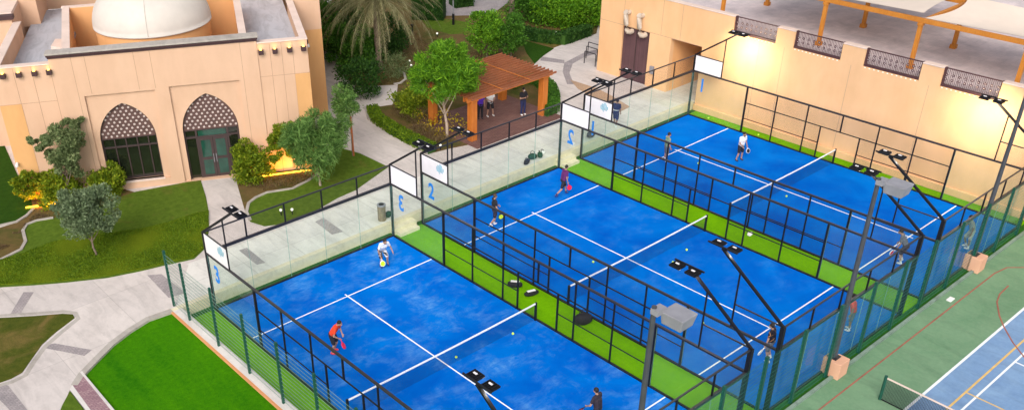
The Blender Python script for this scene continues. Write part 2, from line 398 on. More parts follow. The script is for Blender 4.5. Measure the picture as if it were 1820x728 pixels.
def poly_struct(name, pts, z0, z1, mat):
    return struct(MB().prism(pts, z0, z1).build(name, mat))
poly_struct('path', [(-1.58, 0.55), (-2.09, 0.71), (-2.82, 0.72), (-3.83, 0.42), (-4.83, 0.00), (-5.86, -0.71), (-6.50, -1.23), (-7.12, -1.83), (-7.35, -2.05), (-7.90, -2.78), (-8.50, -3.97), (-11.40, -1.42), (-7.71, 10.93), (0.58, 3.50)], .2, .512, 'concrete')
poly_struct('dry_lawn', [(-8.24, 5.25), (-6.51, 4.00), (-5.49, 3.33), (-5.18, 2.99), (-5.23, 2.68), (-6.24, 2.17), (-7.02, 1.67), (-7.77, 0.89), (-8.33, 0.29), (-8.80, 0.18), (-9.23, 0.22), (-9.82, 0.36)], .4, .535, 'lawn_dry')
poly_struct('small_lawn', [(-7.37, -2.12), (-7.43, -4.07), (-8.28, -3.31), (-7.96, -2.82)], .4, .53, 'lawn')
poly_struct('paver_path', [(-6.59, -1.20), (-7.14, -1.81), (-7.24, -4.23), (-6.66, -4.74)], .2, .518, 'paver_purple')
poly_struct('kerb_strip', [(-6.59, -1.19), (-6.50, -1.18), (-6.55, -4.84), (-6.66, -4.74)], .2, .522, 'whitewall')
poly_struct('kerb_strip', [(-7.14, -1.81), (-7.33, -2.01), (-7.38, -4.11), (-7.24, -4.23)], .2, .522, 'whitewall')
for p in ([(-6.14, 6.27), (-5.79, 5.96), (-6.93, 4.54), (-7.24, 4.82)], [(-6.96, 1.59), (-6.59, 1.40), (-5.62, -0.07), (-6.02, -0.25), (-7.08, 1.42)], [(-9.61, 0.36), (-9.04, -0.13), (-9.01, -2.46), (-9.49, -2.04), (-9.68, 0.15)],
          [(-1.30, 3.89), (-0.77, 3.55), (-0.69, 1.34), (-1.45, 1.46)]):
    poly_struct('paver_band', p, .45, .517, 'band')
for p in ([(3.03, 3.11), (3.45, 3.06), (3.37, 1.24), (2.97, 1.35)], [(7.38, 3.06), (7.95, 3.15), (7.83, 1.26), (7.25, 1.40)]):
    poly_struct('paver_band', p, .45, .509, 'band_soft')
def strip(name, pts, w, z0, z1, mat):
    """ribbon of constant width along a ground line"""
    P = [Vector(p) for p in pts]; L = []; Rr = []
    for i, p in enumerate(P):
        d = (P[min(i+1, len(P)-1)]-P[max(i-1, 0)]).normalized(); n = Vector((-d.y, d.x))
        L.append(p+n*w/2); Rr.append(p-n*w/2)
    mb = MB()
    for i in range(len(P)-1):
        q = [L[i], L[i+1], Rr[i+1], Rr[i]]
        mb.prism([(a.x, a.y) for a in q], z0, z1)
    return struct(mb.build(name, mat))
strip('path_edge', [(-1.81, 0.46), (-2.90, 0.55), (-3.85, 0.27), (-4.83, -0.16), (-5.87, -0.85), (-6.59, -1.35), (-7.09, -1.86)], .28, .3, .520, 'kerb')
strip('path_edge', [(-7.99, 5.31), (-6.43, 4.22), (-5.41, 3.54), (-5.05, 3.05), (-5.13, 2.54), (-6.21, 1.93), (-6.99, 1.44), (-7.73, 0.70), (-8.31, 0.03), (-8.88, -0.04), (-9.68, 0.15)], .2, .3, .519, 'kerb')

poly_struct('lawn', [(-6.80, 10.53), (-5.99, 9.81), (-4.79, 10.17), (-4.37, 10.83), (-4.07, 12.11), (-3.75, 12.62), (-3.16, 12.73), (-2.42, 12.39), (-1.02, 11.80), (1.23, 12.36), (2.13, 12.37), (4.73, 11.59), (5.38, 11.28), (4.62, 9.29), (4.01, 7.92), (3.06, 6.07), (1.97, 4.39), (1.03, 3.80), (-0.12, 4.12), (-1.38, 4.43), (-2.81, 4.91), (-4.33, 5.75), (-5.58, 6.54), (-7.61, 7.97)], .4, .53, 'lawn')
poly_struct('planting_bed', [(-5.88, 13.42), (-4.84, 13.20), (-4.01, 13.17), (-3.51, 13.37), (-2.85, 13.96), (-2.38, 16.09), (-1.80, 18.11), (1.20, 17.16), (1.81, 12.93), (2.03, 12.36), (1.23, 12.36), (-1.02, 11.80), (-2.42, 12.39), (-3.16, 12.73), (-3.75, 12.62), (-4.07, 12.11), (-4.37, 10.83), (-4.79, 10.17), (-5.99, 9.81), (-6.83, 10.42)], .4, .527, 'soil')
poly_struct('side_lawn', [(-2.17, 25.08), (-0.94, 24.29), (-2.23, 17.35), (-2.33, 16.05), (-2.85, 13.96), (-3.51, 13.37), (-4.01, 13.17), (-4.80, 13.32), (-5.76, 13.79)], .4, .533, 'lawn_dark')
strip('kerb_edge', [(-5.51, 13.72), (-4.78, 13.39), (-3.99, 13.23), (-3.35, 13.57), (-2.81, 14.09)], .16, .3, .58, 'kerb')
strip('kerb_edge', [(-6.65, 10.19), (-5.97, 9.86), (-4.83, 10.21), (-4.39, 10.85), (-4.09, 12.05), (-3.71, 12.58), (-3.18, 12.67), (-2.42, 12.39)], .16, .3, .58, 'kerb')
poly_struct('planting_bed', [(7.04, 10.44), (6.28, 8.69), (5.21, 6.16), (5.93, 7.05), (6.53, 7.38), (7.29, 7.49), (8.52, 6.92), (9.78, 7.19), (10.63, 7.57), (13.15, 9.91), (13.48, 11.85), (7.61, 11.31)], .4, .527, 'soil')
poly_struct('lawn', [(5.15, 6.06), (5.93, 7.05), (6.50, 7.32), (7.26, 7.43), (8.52, 6.92), (9.78, 7.19), (10.63, 7.57), (13.54, 9.88), (13.99, 8.28), (14.07, 5.72), (11.00, 4.59), (9.74, 4.47), (8.03, 4.03), (5.98, 4.00), (5.22, 4.37), (4.94, 5.26)], .4, .53, 'lawn')
strip('kerb_edge', [(5.00, 5.37), (5.30, 6.25), (5.91, 7.07), (6.53, 7.38), (7.29, 7.49), (8.56, 6.98), (9.73, 7.23), (10.71, 7.69)], .16, .3, .58, 'kerb')
poly_struct('garden_bed', [(34.89, 40.87), (29.41, 33.50), (25.14, 27.03), (22.14, 21.80), (20.33, 17.97), (21.14, 16.76), (22.39, 15.89), (22.66, 15.80), (21.16, 14.01), (20.02, 13.02), (18.44, 13.68), (17.47, 12.14), (17.18, 10.32), (16.97, 7.85), (16.82, 5.58), (18.29, 5.31), (20.04, 4.81), (22.60, 4.86), (25.48, 4.86), (26.67, 4.90), (28.12, 6.44), (29.63, 8.56), (30.34, 10.43), (31.67, 12.03), (33.77, 13.39), (35.96, 13.98), (38.30, 14.17), (40.77, 14.13), (52.73, 23.46)], .4, .53, 'soil')
poly_struct('garden_grass', [(35.50, 17.01), (35.74, 13.82), (33.98, 13.20), (32.32, 12.40), (33.48, 14.36)], .4, .536, 'lawn_dark')
poly_struct('garden_grass', [(33.94, 27.33), (35.53, 23.21), (34.19, 20.39), (32.42, 21.68), (32.27, 24.23)], .4, .536, 'lawn')
poly_struct('garden_grass', [(37.97, 20.87), (37.22, 17.90), (38.30, 14.17), (35.96, 13.98), (35.92, 17.19)], .4, .536, 'lawn_dry')
strip('kerb_edge', [(22.39, 15.89), (22.86, 15.75), (23.60, 16.12), (24.22, 17.09), (24.37, 17.91)], .16, .3, .6, 'kerb')
strip('kerb_edge', [(18.47, 13.79), (17.47, 12.14), (17.18, 10.32), (16.97, 7.85), (16.82, 5.58)], .16, .3, .6, 'kerb')
poly_struct('back_road', [(41.69, 37.07), (48.90, 30.00), (41.91, 24.98), (39.10, 23.72), (37.45, 23.97), (35.34, 25.77), (34.46, 28.19)], .4, .545, 'band')
poly_struct('deck', [(19.4, 4.2), (26.6, 4.2), (26.6, 9.7), (19.4, 9.7)], .4, .545, 'deck_paver')
poly_struct('paver_band', [(34.03, 11.13), (36.85, 11.71), (38.20, 11.50), (37.52, 10.90), (36.10, 11.03), (34.37, 10.63), (32.74, 9.43), (31.33, 7.70), (31.00, 8.01), (32.57, 9.91)], .45, .507, 'band')
poly_struct('paver_band', [(33.83, 13.16), (34.47, 11.54), (33.94, 11.04), (33.13, 12.64)], .45, .507, 'band')
poly_struct('tan_paving', [(31.78, 8.48), (31.89, 6.30), (31.60, 4.73), (30.92, 2.51), (29.68, 2.37), (30.53, 5.58), (30.89, 6.94)], .45, .509, 'tan')
poly_struct('side_path', [(-1.92, 28.03), (-0.33, 26.57), (-0.32, 25.60), (-0.65, 24.25), (-2.77, 25.28)], .4, .54, 'concrete')

# tennis side
struct(MB().box(-1.3, 60, -120, -20.42, -.02, .003).build('sports_ground', 'tgreen'))
struct(MB().box(5, 60, -60, -23.28, .003, .006).build('tennis_court', 'tblue'))
l = MB(); l.box(5, 60, -23.33, -23.23, .006, .009); l.box(5, 60, -24.70, -24.62, .006, .009); l.box(21.94, 22.02, -30, -24.70, .006, .009)
struct(l.build('white_line', 'line'))
l = MB(); l.box(17.1, 60, -24.31, -24.23, .006, .010); l.box(18.6, 18.67, -30, -24.31, .006, .010)
struct(l.build('yellow_line', 'tyel'))
strip('red_line', [(5, -21.2), (28.2, -21.18)], .06, .0, .012, 'tred')
strip('red_line', [(28.2, -21.18), (29.16, -21.33), (29.8, -21.9), (30.1, -22.7)], .06, .0, .013, 'tred')
strip('red_line', [(27.6, -22.05), (26.6, -22.1), (25.88, -22.29), (24.88, -22.82), (24.16, -23.31), (23.28, -24.04), (22.58, -24.77), (22.0, -25.6)], .06, .0, .013, 'tred')
k = MB().box(-1.3, XW, -20.53, -20.40, -.02, .10); struct(k.build('fence_kerb', 'kerb_green'))

# ------------------------------------------------------------------ padel court enclosures
def text_mesh(body, name, mat, parent, loc, rot, size, sx=1.0, depth=.004):
    cu = bpy.data.curves.new(name, 'FONT'); cu.body = body; cu.size = size; cu.extrude = depth; cu.align_x = 'CENTER'; cu.align_y = 'CENTER'
    cu.offset = .028
    t = bpy.data.objects.new(name, cu); COL.objects.link(t)
    dg = bpy.context.evaluated_depsgraph_get(); me = bpy.data.meshes.new_from_object(t.evaluated_get(dg))
    bpy.data.objects.remove(t)
    me.materials.clear(); me.materials.append(M[mat])
    o = bpy.data.objects.new(name, me); COL.objects.link(o); o.parent = parent
    o.location = loc; o.rotation_euler = rot; o.scale = (sx, 1, 1)
    return o
PY = [0, -3.9, -5.9, -7.9, -12.1, -14.1, -16.1, -20]
def floodarm(e, x, ye, sgn, lx):
    """corner arm with crossbar; ye corner y, sgn direction of arm, lx side where the heads hang"""
    yl = ye+sgn*2.86; zl = 5.85
    a = MB(); a.bar((x, ye, H4), (x, ye+sgn*2.0, 5.25), .09, .09); a.bar((x, ye+sgn*2.0, 5.25), (x, yl, zl), .10, .09)
    arm = a.build('lamp_arm', 'steel', e)
    MB().bar((x, yl-.62, zl+.03), (x, yl+.62, zl+.03), .06, .05).build('crossbar', 'steel', arm)
    for s in (-1, 1):
        cy = yl+s*.33; h = MB()
        x0, x1 = x+lx*.05, x+lx*.43
        h.box(x0, x1, cy-.22, cy+.22, zl-.05, zl+.02)
        for q in range(5): h.box(min(x0, x1)+.03, max(x0, x1)-.03, cy-.18+q*.085, cy-.165+q*.085, zl+.02, zl+.06)
        h.box((x0+x1)/2-.03, (x0+x1)/2+.03, cy-.07, cy+.07, zl+.06, zl+.085, 1)
        h.box(min(x0, x1)+.03, max(x0, x1)-.03, cy-.19, cy+.19, zl-.056, zl-.05, 2)
        h.build('floodlight', ['steel', 'banner', 'lens'], arm)
    MB().bar((x, ye+sgn*2.0, H3), (x, ye+sgn*2.0, 5.22), .05, .05).build('lamp_support', 'steel', e)
    MB().bar((x, ye, H4), (x, ye+sgn*2.0, H4), .045, .045).build('rail', 'steel2', e)
def enclosure(ci):
    X = CX[ci]; num = '321'[ci]
    word = {'3': 'left', '2': 'middle', '1': 'right'}[num]
    e = empty('court_enclosure', (X, 0, 0), 0, {
        '3': 'black framed padel cage with blue number 3, nearest the bright lawn',
        '2': 'black framed padel cage with blue number 2, between the other two cages',
        '1': 'black framed padel cage with blue number 1, against the orange club wall'}[num], 'sports cage', 'padel court cages')
    for x, s in ((0, -1), (W, 1)):
        for y in PY:
            big = y in (0, -20); wd = (.10 if y == 0 else .15) if big else (.09 if y in (-3.9, -16.1) else .06)
            MB().box(x-wd/2, x+wd/2, y-wd/2, y+wd/2, .0, H4 if big else H3-.04).build('post', 'steel', e)
        MB().box(x-.035, x+.035, -8.86, -8.80, 0, 1.88).build('door_post', 'steel', e)
        MB().box(x-.035, x+.035, -11.20, -11.14, 0, 1.88).build('door_post', 'steel', e)
        MB().box(x-.035, x+.035, -10.03, -9.97, 1.9, H3-.04).build('short_post', 'steel', e)
        MB().box(x-.045, x+.045, -19.95, -.05, H3-.04, H3+.04).build('rail', 'steel2', e)
        for (a, b) in ((-3.9, -16.1),): MB().bar((x, a, 1.88), (x, b, 1.88), .045, .045).build('rail', 'steel', e)
        for (a, b) in ((-3.9, -8.83), (-11.17, -16.1)): MB().bar((x, a, .92), (x, b, .92), .035, .035).build('rail', 'steel', e)
        for (a, b) in ((-.05, -3.85), (-16.15, -19.95)):
            mb = MB()
            mb.box(x-.006, x+.006, b+.004, a-.004, .06, H3-.045); mb.box(x-.0065, x+.0065, b, b+.004, .06, H3-.045, 1); mb.box(x-.0065, x+.0065, a-.004, a, .06, H3-.045, 1)
            mb.build('glass_panel', ['glass', 'glass_edge'], e)
        # mesh between the glass corners (a fine wire grid)
        g = MB(); g.add([(x, -3.9, .03), (x, -8.8, .03), (x, -8.8, 1.88), (x, -3.9, 1.88)], [(0, 1, 2, 3)])
        g.add([(x, -11.17, .03), (x, -16.1, .03), (x, -16.1, 1.88), (x, -11.17, 1.88)], [(0, 1, 2, 3)])
        g.add([(x, -3.9, 1.88), (x, -16.1, 1.88), (x, -16.1, H3), (x, -3.9, H3)], [(0, 1, 2, 3)])
        g.build('mesh_panel', 'cagey', e)
        # upper sign panel at the terrace end, upper mesh panel at the far end
        b = MB().box(x-.012, x+.012, -1.95, -.06, H3+.06, H4-.03)
        bo = b.build('banner', 'banner', e)
        if s == -1:
            cy, cz, rr = -1.43, 3.53, .27; lg = MB()
            for k in range(6):
                o0 = -.25+k*.092; pts = []
                for t in range(7):
                    zz = -rr*.95+t*rr*1.9/6; yy = o0+zz*.45+.05*math.sin(t)
                    q = math.hypot(yy, zz)
                    if q < rr: pts.append((yy, zz))
                if len(pts) < 2: continue
                for (y0, z0), (y1, z1) in zip(pts[:-1], pts[1:]):
                    wd = .026
                    lg.add([(x-.016, cy+y0-wd, cz+z0), (x-.016, cy+y0+wd, cz+z0), (x-.016, cy+y1+wd, cz+z1), (x-.016, cy+y1-wd, cz+z1)], [(0, 1, 2, 3)])
            lg.build('logo', 'teal', bo)
        g = MB(); g.add([(x, -18.0, H3), (x, -19.95, H3), (x, -19.95, H4), (x, -18.0, H4)], [(0, 1, 2, 3)]); g.build('mesh_panel', 'cagey', e)
        floodarm(e, x, 0, -1, -s); floodarm(e, x, -20, 1, -s)
        text_mesh(num, 'number_sticker', 'num', e, (x+s*.012, -.74, 2.06), (R(90), 0, R(90)*s), 1.15, .78)
    for y in (0, -20):
        MB().box(.05, W-.05, y-.05, y+.05, H3-.06, H3+.06).build('beam', 'steel2', e)
        MB().box(.05, W-.05, y-.03, y+.03, H4-.05, H4).build('beam', 'steel2', e)
        for k in range(1, 5):
            MB().box(W*k/5-.03, W*k/5+.03, y-.028, y+.028, H3+.06, H4-.05).build('short_post', 'steel', e)
        for k in range(5):
            xa, xb = (W*k/5+.006 if k else .05), (W*(k+1)/5-.006 if k < 4 else W-.05); mb = MB()
            mb.box(xa+.004, xb-.004, y-.006, y+.006, .06, H3-.065); mb.box(xa, xa+.004, y-.0065, y+.0065, .06, H3-.065, 1); mb.box(xb-.004, xb, y-.0065, y+.0065, .06, H3-.065, 1)
            mb.build('glass_panel', ['glass', 'glass_edge'], e)
        g = MB(); g.add([(.05, y, H3), (W-.05, y, H3), (W-.05, y, H4), (.05, y, H4)], [(0, 1, 2, 3)]); g.build('mesh_panel', 'cagex', e)
    return e
for i in range(3): enclosure(i)
NL = {0: 'padel net with white top band across the near left court', 1: 'padel net with white top band across the middle court', 2: 'padel net with white top band on the court beside the orange wall'}
for i, x in enumerate(CX):
    n = empty('court_net', (x, -10, 0), 0, NL[i], 'net', 'padel nets')
    for px in (.06, W-.06): MB().box(px-.04, px+.04, -.04, .04, 0, .92).build('post', 'steel', n)
    b = MB()
    for k in range(12):
        x0 = .1+(W-.2)*k/12; x1 = .1+(W-.2)*(k+1)/12
        z = lambda q: .86-.05*(1-((q-W/2)/(W/2))**2)
        vs = [(x0, -.02, z(x0)-.02), (x1, -.02, z(x1)-.02), (x1, -.02, z(x1)+.04), (x0, -.02, z(x0)+.04), (x0, .02, z(x0)-.02), (x1, .02, z(x1)-.02), (x1, .02, z(x1)+.04), (x0, .02, z(x0)+.04)]
        b.add(vs, [(0, 1, 2, 3), (7, 6, 5, 4), (3, 2, 6, 7), (0, 4, 5, 1)])
    b.build('top_band', 'line', n)
    g = MB().add([(.1, 0, .02), (W-.1, 0, .02), (W-.1, 0, .82), (.1, 0, .82)], [(0, 1, 2, 3)]); g.build('net_mesh', 'netx', n)

# floodlight light: one lamp above each pair of heads
def lamp(x, y, z, power, size=.5, col=(1, .86, .62), rot=(0, 0, 0), sy=None, spread=None):
    l = bpy.data.lights.new('floodlight_beam', 'AREA'); l.energy = power; l.color = col; l.size = size
    if sy: l.shape = 'RECTANGLE'; l.size_y = sy
    if spread: l.spread = spread
    o = bpy.data.objects.new('floodlight_beam', l); COL.objects.link(o); o.location = (x, y, z); o.rotation_euler = rot; return o
for i, X in enumerate(CX):
    for xx, lx in ((X, 1), (X+W, -1)):
        for yy in (-2.86, -17.14):
            if i == 2 and lx == -1: continue
            lamp(xx+lx*.25, yy, 5.78, 55, .35, (1, .93, .82), (0, R(-18*lx), 0), .9)
for yy in (-2.86, -17.14):       # the pair beside the club wall shines on the wall as well
    lamp(CX[2]+W-.3, yy, 5.76, 60, .35, (1, .93, .82), (0, R(18), 0), .9)
    lamp(CX[2]+W-.75, yy-.30*(1 if yy > -5 else -1), 5.2, 75, .35, (1, .84, .50), (0, R(-62), 0), .8, R(150))

# ------------------------------------------------------------------ steps between the cages
for i, (x0, x1) in enumerate(((W+.1, CX[1]-.15), (CX[1]+W+.1, CX[2]-.15))):
    s = MB(); s.box(x0, x1-.25, .0, .36, 0, .34); s.box(x0+.1, x1-.35, -.36, .0, 0, .17)
    tag(s.build('concrete_steps', 'wallcream'), ('two pale concrete steps going down beside the bin to the green strip' if i == 0 else 'two pale concrete steps going down beside the green bags to the green strip'), 'steps', 'steps down from the terrace')

# ------------------------------------------------------------------ green fences
f = empty('wire_fence', (-1.57, .7, .5), 0, 'green post and wire fence standing on the white topped wall by the bright lawn', 'fence')
wb = MB(); yend = -.0
ys = [0, -1.45, -3.95, -6.4, -8.85, -11.3, -13.75, -16.2, -18.65]
for y in ys:
    MB().box(-.045, .045, y-.045, y+.045, 0, 2.78).build('post', 'gpost', f)
for k in range(14): wb.box(-.006, .006, ys[-1], 0, .12+k*.19, .132+k*.19)
wb.build('wires', 'gwire', f)
g = MB().add([(0, 0, .05), (0, ys[-1], .05), (0, ys[-1], 2.65), (0, 0, 2.65)], [(0, 1, 2, 3)]); g.build('mesh_panel', 'gfy', f)
f = empty('wire_fence', (0, -20.27, 0), 0, 'tall green wire mesh fence on a grey kerb between the cages and the tennis court', 'fence')
wb = MB(); xs = [-1.55+2.44*k for k in range(15)]
for x in xs: MB().box(x-.055, x+.055, -.055, .055, 0, 3.35).build('post', 'gpost', f)
for k in range(17): wb.box(xs[0], xs[-1], -.004, .004, .12+k*.19, .128+k*.19)
wb.build('wires', 'gwire_d', f)
g = MB().add([(xs[0], 0, .05), (xs[-1], 0, .05), (xs[-1], 0, 3.3), (xs[0], 0, 3.3)], [(0, 1, 2, 3)]); g.build('mesh_panel', 'gfx', f)

# tall light towers at the tennis side
for i, (x, lab) in enumerate(((16.0, 'grey lighting tower with a boxy grey head behind the second cage, middle of the row'), (3.85, 'grey lighting tower with a boxy grey head in front of the near left court'), (27.9, 'grey lighting tower behind the right cage beside the orange wall'))):
    t = empty('light_tower', (x, -20.2, 0), 0, lab, 'lamp post', 'lighting towers along the fence')
    MB().tube([(0, 0, .7), (0, 0, 8.35)], [.11, .075], 12).build('pole', 'polegrey', t)
    MB().box(-.34, .34, -.50, -.02, 0, .72).build('pedestal', 'pinkbox', t, .02); MB().box(-.30, .30, .02, .26, 0, .74).build('pedestal', 'pinkbox', t, .02)
    MB().box(-.2, .2, -.2, .2, .72, .75).build('base_plate', 'steel2', t)
    if i < 2:
        h = MB(); p = [(.12, -.9), (.82, -.9), (.82, -.12), (.12, -.12)]; q = [(.18, -.82), (.74, -.82), (.74, -.16), (.18, -.16)]
        h.add([(*v, 8.2) for v in p]+[(*v, 7.78) for v in q], [(0, 1, 2, 3), (7, 6, 5, 4), (0, 4, 5, 1), (1, 5, 6, 2), (2, 6, 7, 3), (3, 7, 4, 0)])
        h.build('lamp_head', 'grey', t, .03)
        MB().box(-.09, .3, -.2, .05, 8.12, 8.3).build('bracket', 'grey', t)

# ------------------------------------------------------------------ club building with the roof terrace (right)
cb = empty('club_building', (XW, 0, 0), 0, 'long peach and orange club wall with a roof terrace above the rightmost cage', 'building')
ZR = 5.4; ZP = 6.38
gaps = [(-1.7, -4.58), (-5.72, -8.62), (-9.95, -13.02), (-14.12, -16.97)]
w = MB(); T = .35
# wall with the two openings left free
def wseg(y0, y1, z0, z1, mi=0, x0=0, x1=T): w.box(x0, x1, y0, y1, z0, z1, mi)
wseg(.30, -26, 0, ZR)
y = .30
for a, b in gaps: wseg(y, a, ZR, ZP-.06); y = b
wseg(y, -26, ZR, ZP-.06)
wseg(.30, 2.65, 4.05, ZP-.06); wseg(2.65, 4.37, .45, ZP-.06); wseg(4.37, 6.6, 4.03, ZP-.06); wseg(6.6, 8.6, .45, ZP-.06)
w.box(T, 5, 8.25, 8.6, .45, ZP-.06)
wo = w.build('wall', 'stucco_w', cb)
p = MB().box(-.14, -.001, -26, .30, 0, .40); p.build('plinth', 'stucco_w', cb, .02)
y = 8.65
for a, b in gaps+[(-26, 0)]: MB().box(-.04, T+.06, a, y, ZP-.06, ZP).build('coping', 'cap', cb, .02); y = b
MB().box(T+.06, 5, 8.25, 8.65, ZP-.06, ZP).build('coping', 'cap', cb, .02)
for yy in (2.0, 3.5, 6.6): MB().box(-.003, 0, yy-.012, yy+.012, 4.1, ZP-.08).build('joint', 'joint', cb)
for yy in (-3.6, -5.2, -9.3, -13.6): MB().box(-.003, 0, yy-.010, yy+.010, .42, ZR-.1).build('joint', 'joint', cb)
MB().box(-.003, 0, .32, 8.6, 4.05, 4.075).build('joint', 'joint', cb)
# passage behind the opening
p = MB(); p.box(T, 7, .02, .30, .45, 4.3); p.box(T, 7, 2.65, 2.9, .45, 4.3); p.box(6.7, 7, .30, 2.65, .45, 4.3); p.box(T, 7, .02, 2.9, 4.3, 4.5)
p.build('passage', 'stucco_o', cb)
struct(MB().box(XW, XW+7, .31, 2.65, .46, .51).build('passage_floor', 'terrace'))
d = MB().box(.12, .2, 4.37, 6.6, .5, 4.03); do = d.build('louvre_door', 'louvre', cb)
MB().bar((.10, 5.48, .5), (.10, 5.48, 4.03), .03, .05).build('door_joint', 'frame', do)
MB().box(-.14, 0, 3.72, 4.02, 1.45, 1.95).build('meter_box', 'grey', cb, .01)
for i, yy in enumerate((6.0, 4.9)):
    t = MB(); t.tube([(.0, yy+.15, 5.02), (-.28, yy+.15, 5.02), (-.42, yy+.12, 4.9), (-.42, yy+.02, 4.3), (-.42, yy-.05, 4.02), (-.36, yy-.12, 3.86), (-.2, yy-.18, 3.82), (0, yy-.2, 3.84)], [.15, .15, .15, .15, .16, .17, .17, .17], 14)
    t.tube([(-.30, yy+.15, 5.0), (-.42, yy+.15, 5.10)], [.17, .17], 14)
    t.build('vent_pipe', 'pipe', cb)
# railings in the gaps
for a, b in gaps:
    r = MB(); x0 = .14
    r.box(x0-.03, x0+.03, b+.03, a-.03, ZP-.06, ZP-.01); r.box(x0-.10, x0+.06, b+.03, a-.03, ZR+.01, ZR+.12)
    r.box(x0-.06, x0+.08, a-.10, a, ZR, ZP); r.box(x0-.06, x0+.08, b, b+.06, ZR, ZP)
    ro = r.build('railing', 'iron', cb)
    n = int((a-b)/.088); s = MB()
    for k in range(1, n):
        yy = b+(a-b)*k/n
        s.box(x0-.009, x0+.009, yy-.009, yy+.009, ZR+.12, ZP-.06)
    n2 = int((a-b)/.30)
    for k in range(n2):
        yy = b+(a-b)*(k+.5)/n2
        for zc in (ZR+.38, ZR+.62):
            s.add([(x0-.02, yy-.09, zc), (x0-.02, yy, zc-.09), (x0-.02, yy+.09, zc), (x0-.02, yy, zc+.09)], [(0, 1, 2, 3)])
            s.add([(x0-.025, yy-.04, zc), (x0-.025, yy, zc-.04), (x0-.025, yy+.04, zc), (x0-.025, yy, zc+.04)], [(0, 1, 2, 3)], 1)
    s.build('balusters', ['iron', 'ironp'], ro)
    s = MB(); n = 12
    for k in range(n):
        yy = b+.15+(a-b-.3)*k/(n-1); s.box(-.03, -.002, yy-.035, yy+.035, ZR-.06, ZR-.02)
    s.build('downlight_row', 'globe', ro)
struct(MB().box(XW+T, XW+40, -60, 8.25, ZR-.3, ZR).build('roof_terrace', 'roofdeck'))
for (z, y0) in ((ZR, 0),):
    struct(MB().box(XW+T, XW+40, -60, .0, 3.5, ZR-.31).build('roof_slab', 'stucco'))

# timber shade frames on the roof terrace
fr = empty('roof_pergola', (36.1, -9, ZR), 0, 'orange timber posts and beams carrying the cream sails on the roof terrace', 'pergola')
for yy in (.2, -6.4, -11.8, -17.1, -22.4):
    p = MB(); p.bar((0, yy+9, 0), (0, yy+9, 2.45), .2, .2); p.box(-.16, .16, yy+9-.16, yy+9+.16, 0, .22); p.box(-.14, .14, yy+9-.14, yy+9+.14, 2.3, 2.45)
    p.build('post', 'wood_y', fr, .012)
    p = MB(); p.bar((4.9, yy+9, 0), (4.9, yy+9, 2.45), .2, .2); p.box(4.74, 5.06, yy+9-.16, yy+9+.16, 0, .22)
    p.build('post', 'wood_y', fr, .012)
    p = MB(); p.box(0, 9.8, yy+9-.08, yy+9+.08, 2.40, 2.60)
    if yy != .2: p.build('cross_beam', 'wood_y', fr, .012)
for x in (0, 4.9, 9.8):
    MB().box(x-.09, x+.09, -14, 9.4, 2.45, 2.68).build('beam', 'wood_y', fr, .012)
def sail(name, x0, x1, y0, y1, z, sagx, sagy, label, edge):
    n = 16; vs = []; fs = []
    for i in range(n+1):
        for k in range(n+1):
            u = i/n; v = k/n; bx = 4*u*(1-u); by = 4*v*(1-v)
            x = x0+(x1-x0)*u; y = y0+(y1-y0)*v
            y += (1-v)*edge*bx*1.0*(1 if y1 > y0 else -1) - v*edge*bx*(1 if y1 > y0 else -1)
            vs.append((x, y, z-.35*bx*by+.12*(u-.5)*(v-.5)*4))
    vs2 = [(a, b, c-.012) for a, b, c in vs]; N = len(vs)
    for i in range(n):
        for k in range(n):
            a = i*(n+1)+k; fs.append((a, a+n+1, a+n+2, a+1)); fs.append((N+a, N+a+1, N+a+n+2, N+a+n+1))
    mb = MB(); mb.add(vs+vs2, fs, 0, True); o = mb.build(name, 'sail')
    return tag(o, label, 'shade sail', 'cream shade sails on the roof')
sail('shade_sail', 36.2, 45.8, -11.75, -1.2, 8.2, 0, 0, 'cream shade sail on the roof terrace, left of the lens shaped gap', .55)
sail('shade_sail', 36.2, 41.0, -22.2, -11.85, 8.2, 0, 0, 'cream shade sail on the roof terrace, right of the lens shaped gap', .55)

# ------------------------------------------------------------------ domed building (left)
BO = (4.73, 11.59, .5); BR = R(-27)
b = empty('domed_building', BO, BR, 'peach building with two pointed arches and a white dome, at the left', 'building')
Zc = 7.62
def arch(cx, w_, z0, zs, za, n=14):
    h = za-zs; r = (h*h+w_*w_)/(2*w_); pts = [(cx-w_, z0)]
    a1 = math.atan2(h, -(w_-r)) if False else None
    cxl = cx-w_+r                      # centre of the left arc
    t0 = math.pi; t1 = math.atan2(h, cx-cxl)
    for k in range(n+1):
        t = t0+(t1-t0)*k/n; pts.append((cxl+r*math.cos(t), zs+r*math.sin(t)))
    right = [(2*cx-x, z) for x, z in pts[::-1][1:]]
    return pts+right
def holed(mb, outer, holes, n0, n1, mi=0, mi_side=None):
    """wall sheet in the u-z plane at n0 with openings, reveals running back to n1"""
    loops = [[Vector((x, z, 0)) for x, z in outer]]+[[Vector((x, z, 0)) for x, z in h] for h in holes]
    tri = tessellate_polygon(loops); flat = [p for l in loops for p in l]; fs = []
    for t in tri:
        a, c, d = [flat[i] for i in t]; s = (c-a).cross(d-a).z
        fs.append(t if s > 0 else t[::-1])
    mb.add([(p.x, n0, p.y) for p in flat], fs, mi)
    for h in holes:
        n = len(h); vs = [(x, n0, z) for x, z in h]+[(x, n1, z) for x, z in h]
        mb.add(vs, [(i, (i+1) % n, n+(i+1) % n, n+i) for i in range(n)], mi if mi_side is None else mi_side)
ZB = 0
A1 = arch(-2.58, 1.42, .44, 2.82, 4.78); A2 = arch(1.68, 1.46, .03, 2.85, 4.86)
w = MB()
PL = [(-4.3, .42), (-.82, .42), (-.82, 5.36), (-4.3, 5.36)]; PR = [(-.10, .02), (3.5, .02), (3.5, 5.45), (-.10, 5.45)]
holed(w, [(-5.6, 0), (4.6, 0), (4.6, 7.42), (-5.6, 7.42)], [PL, PR], 0, .12)
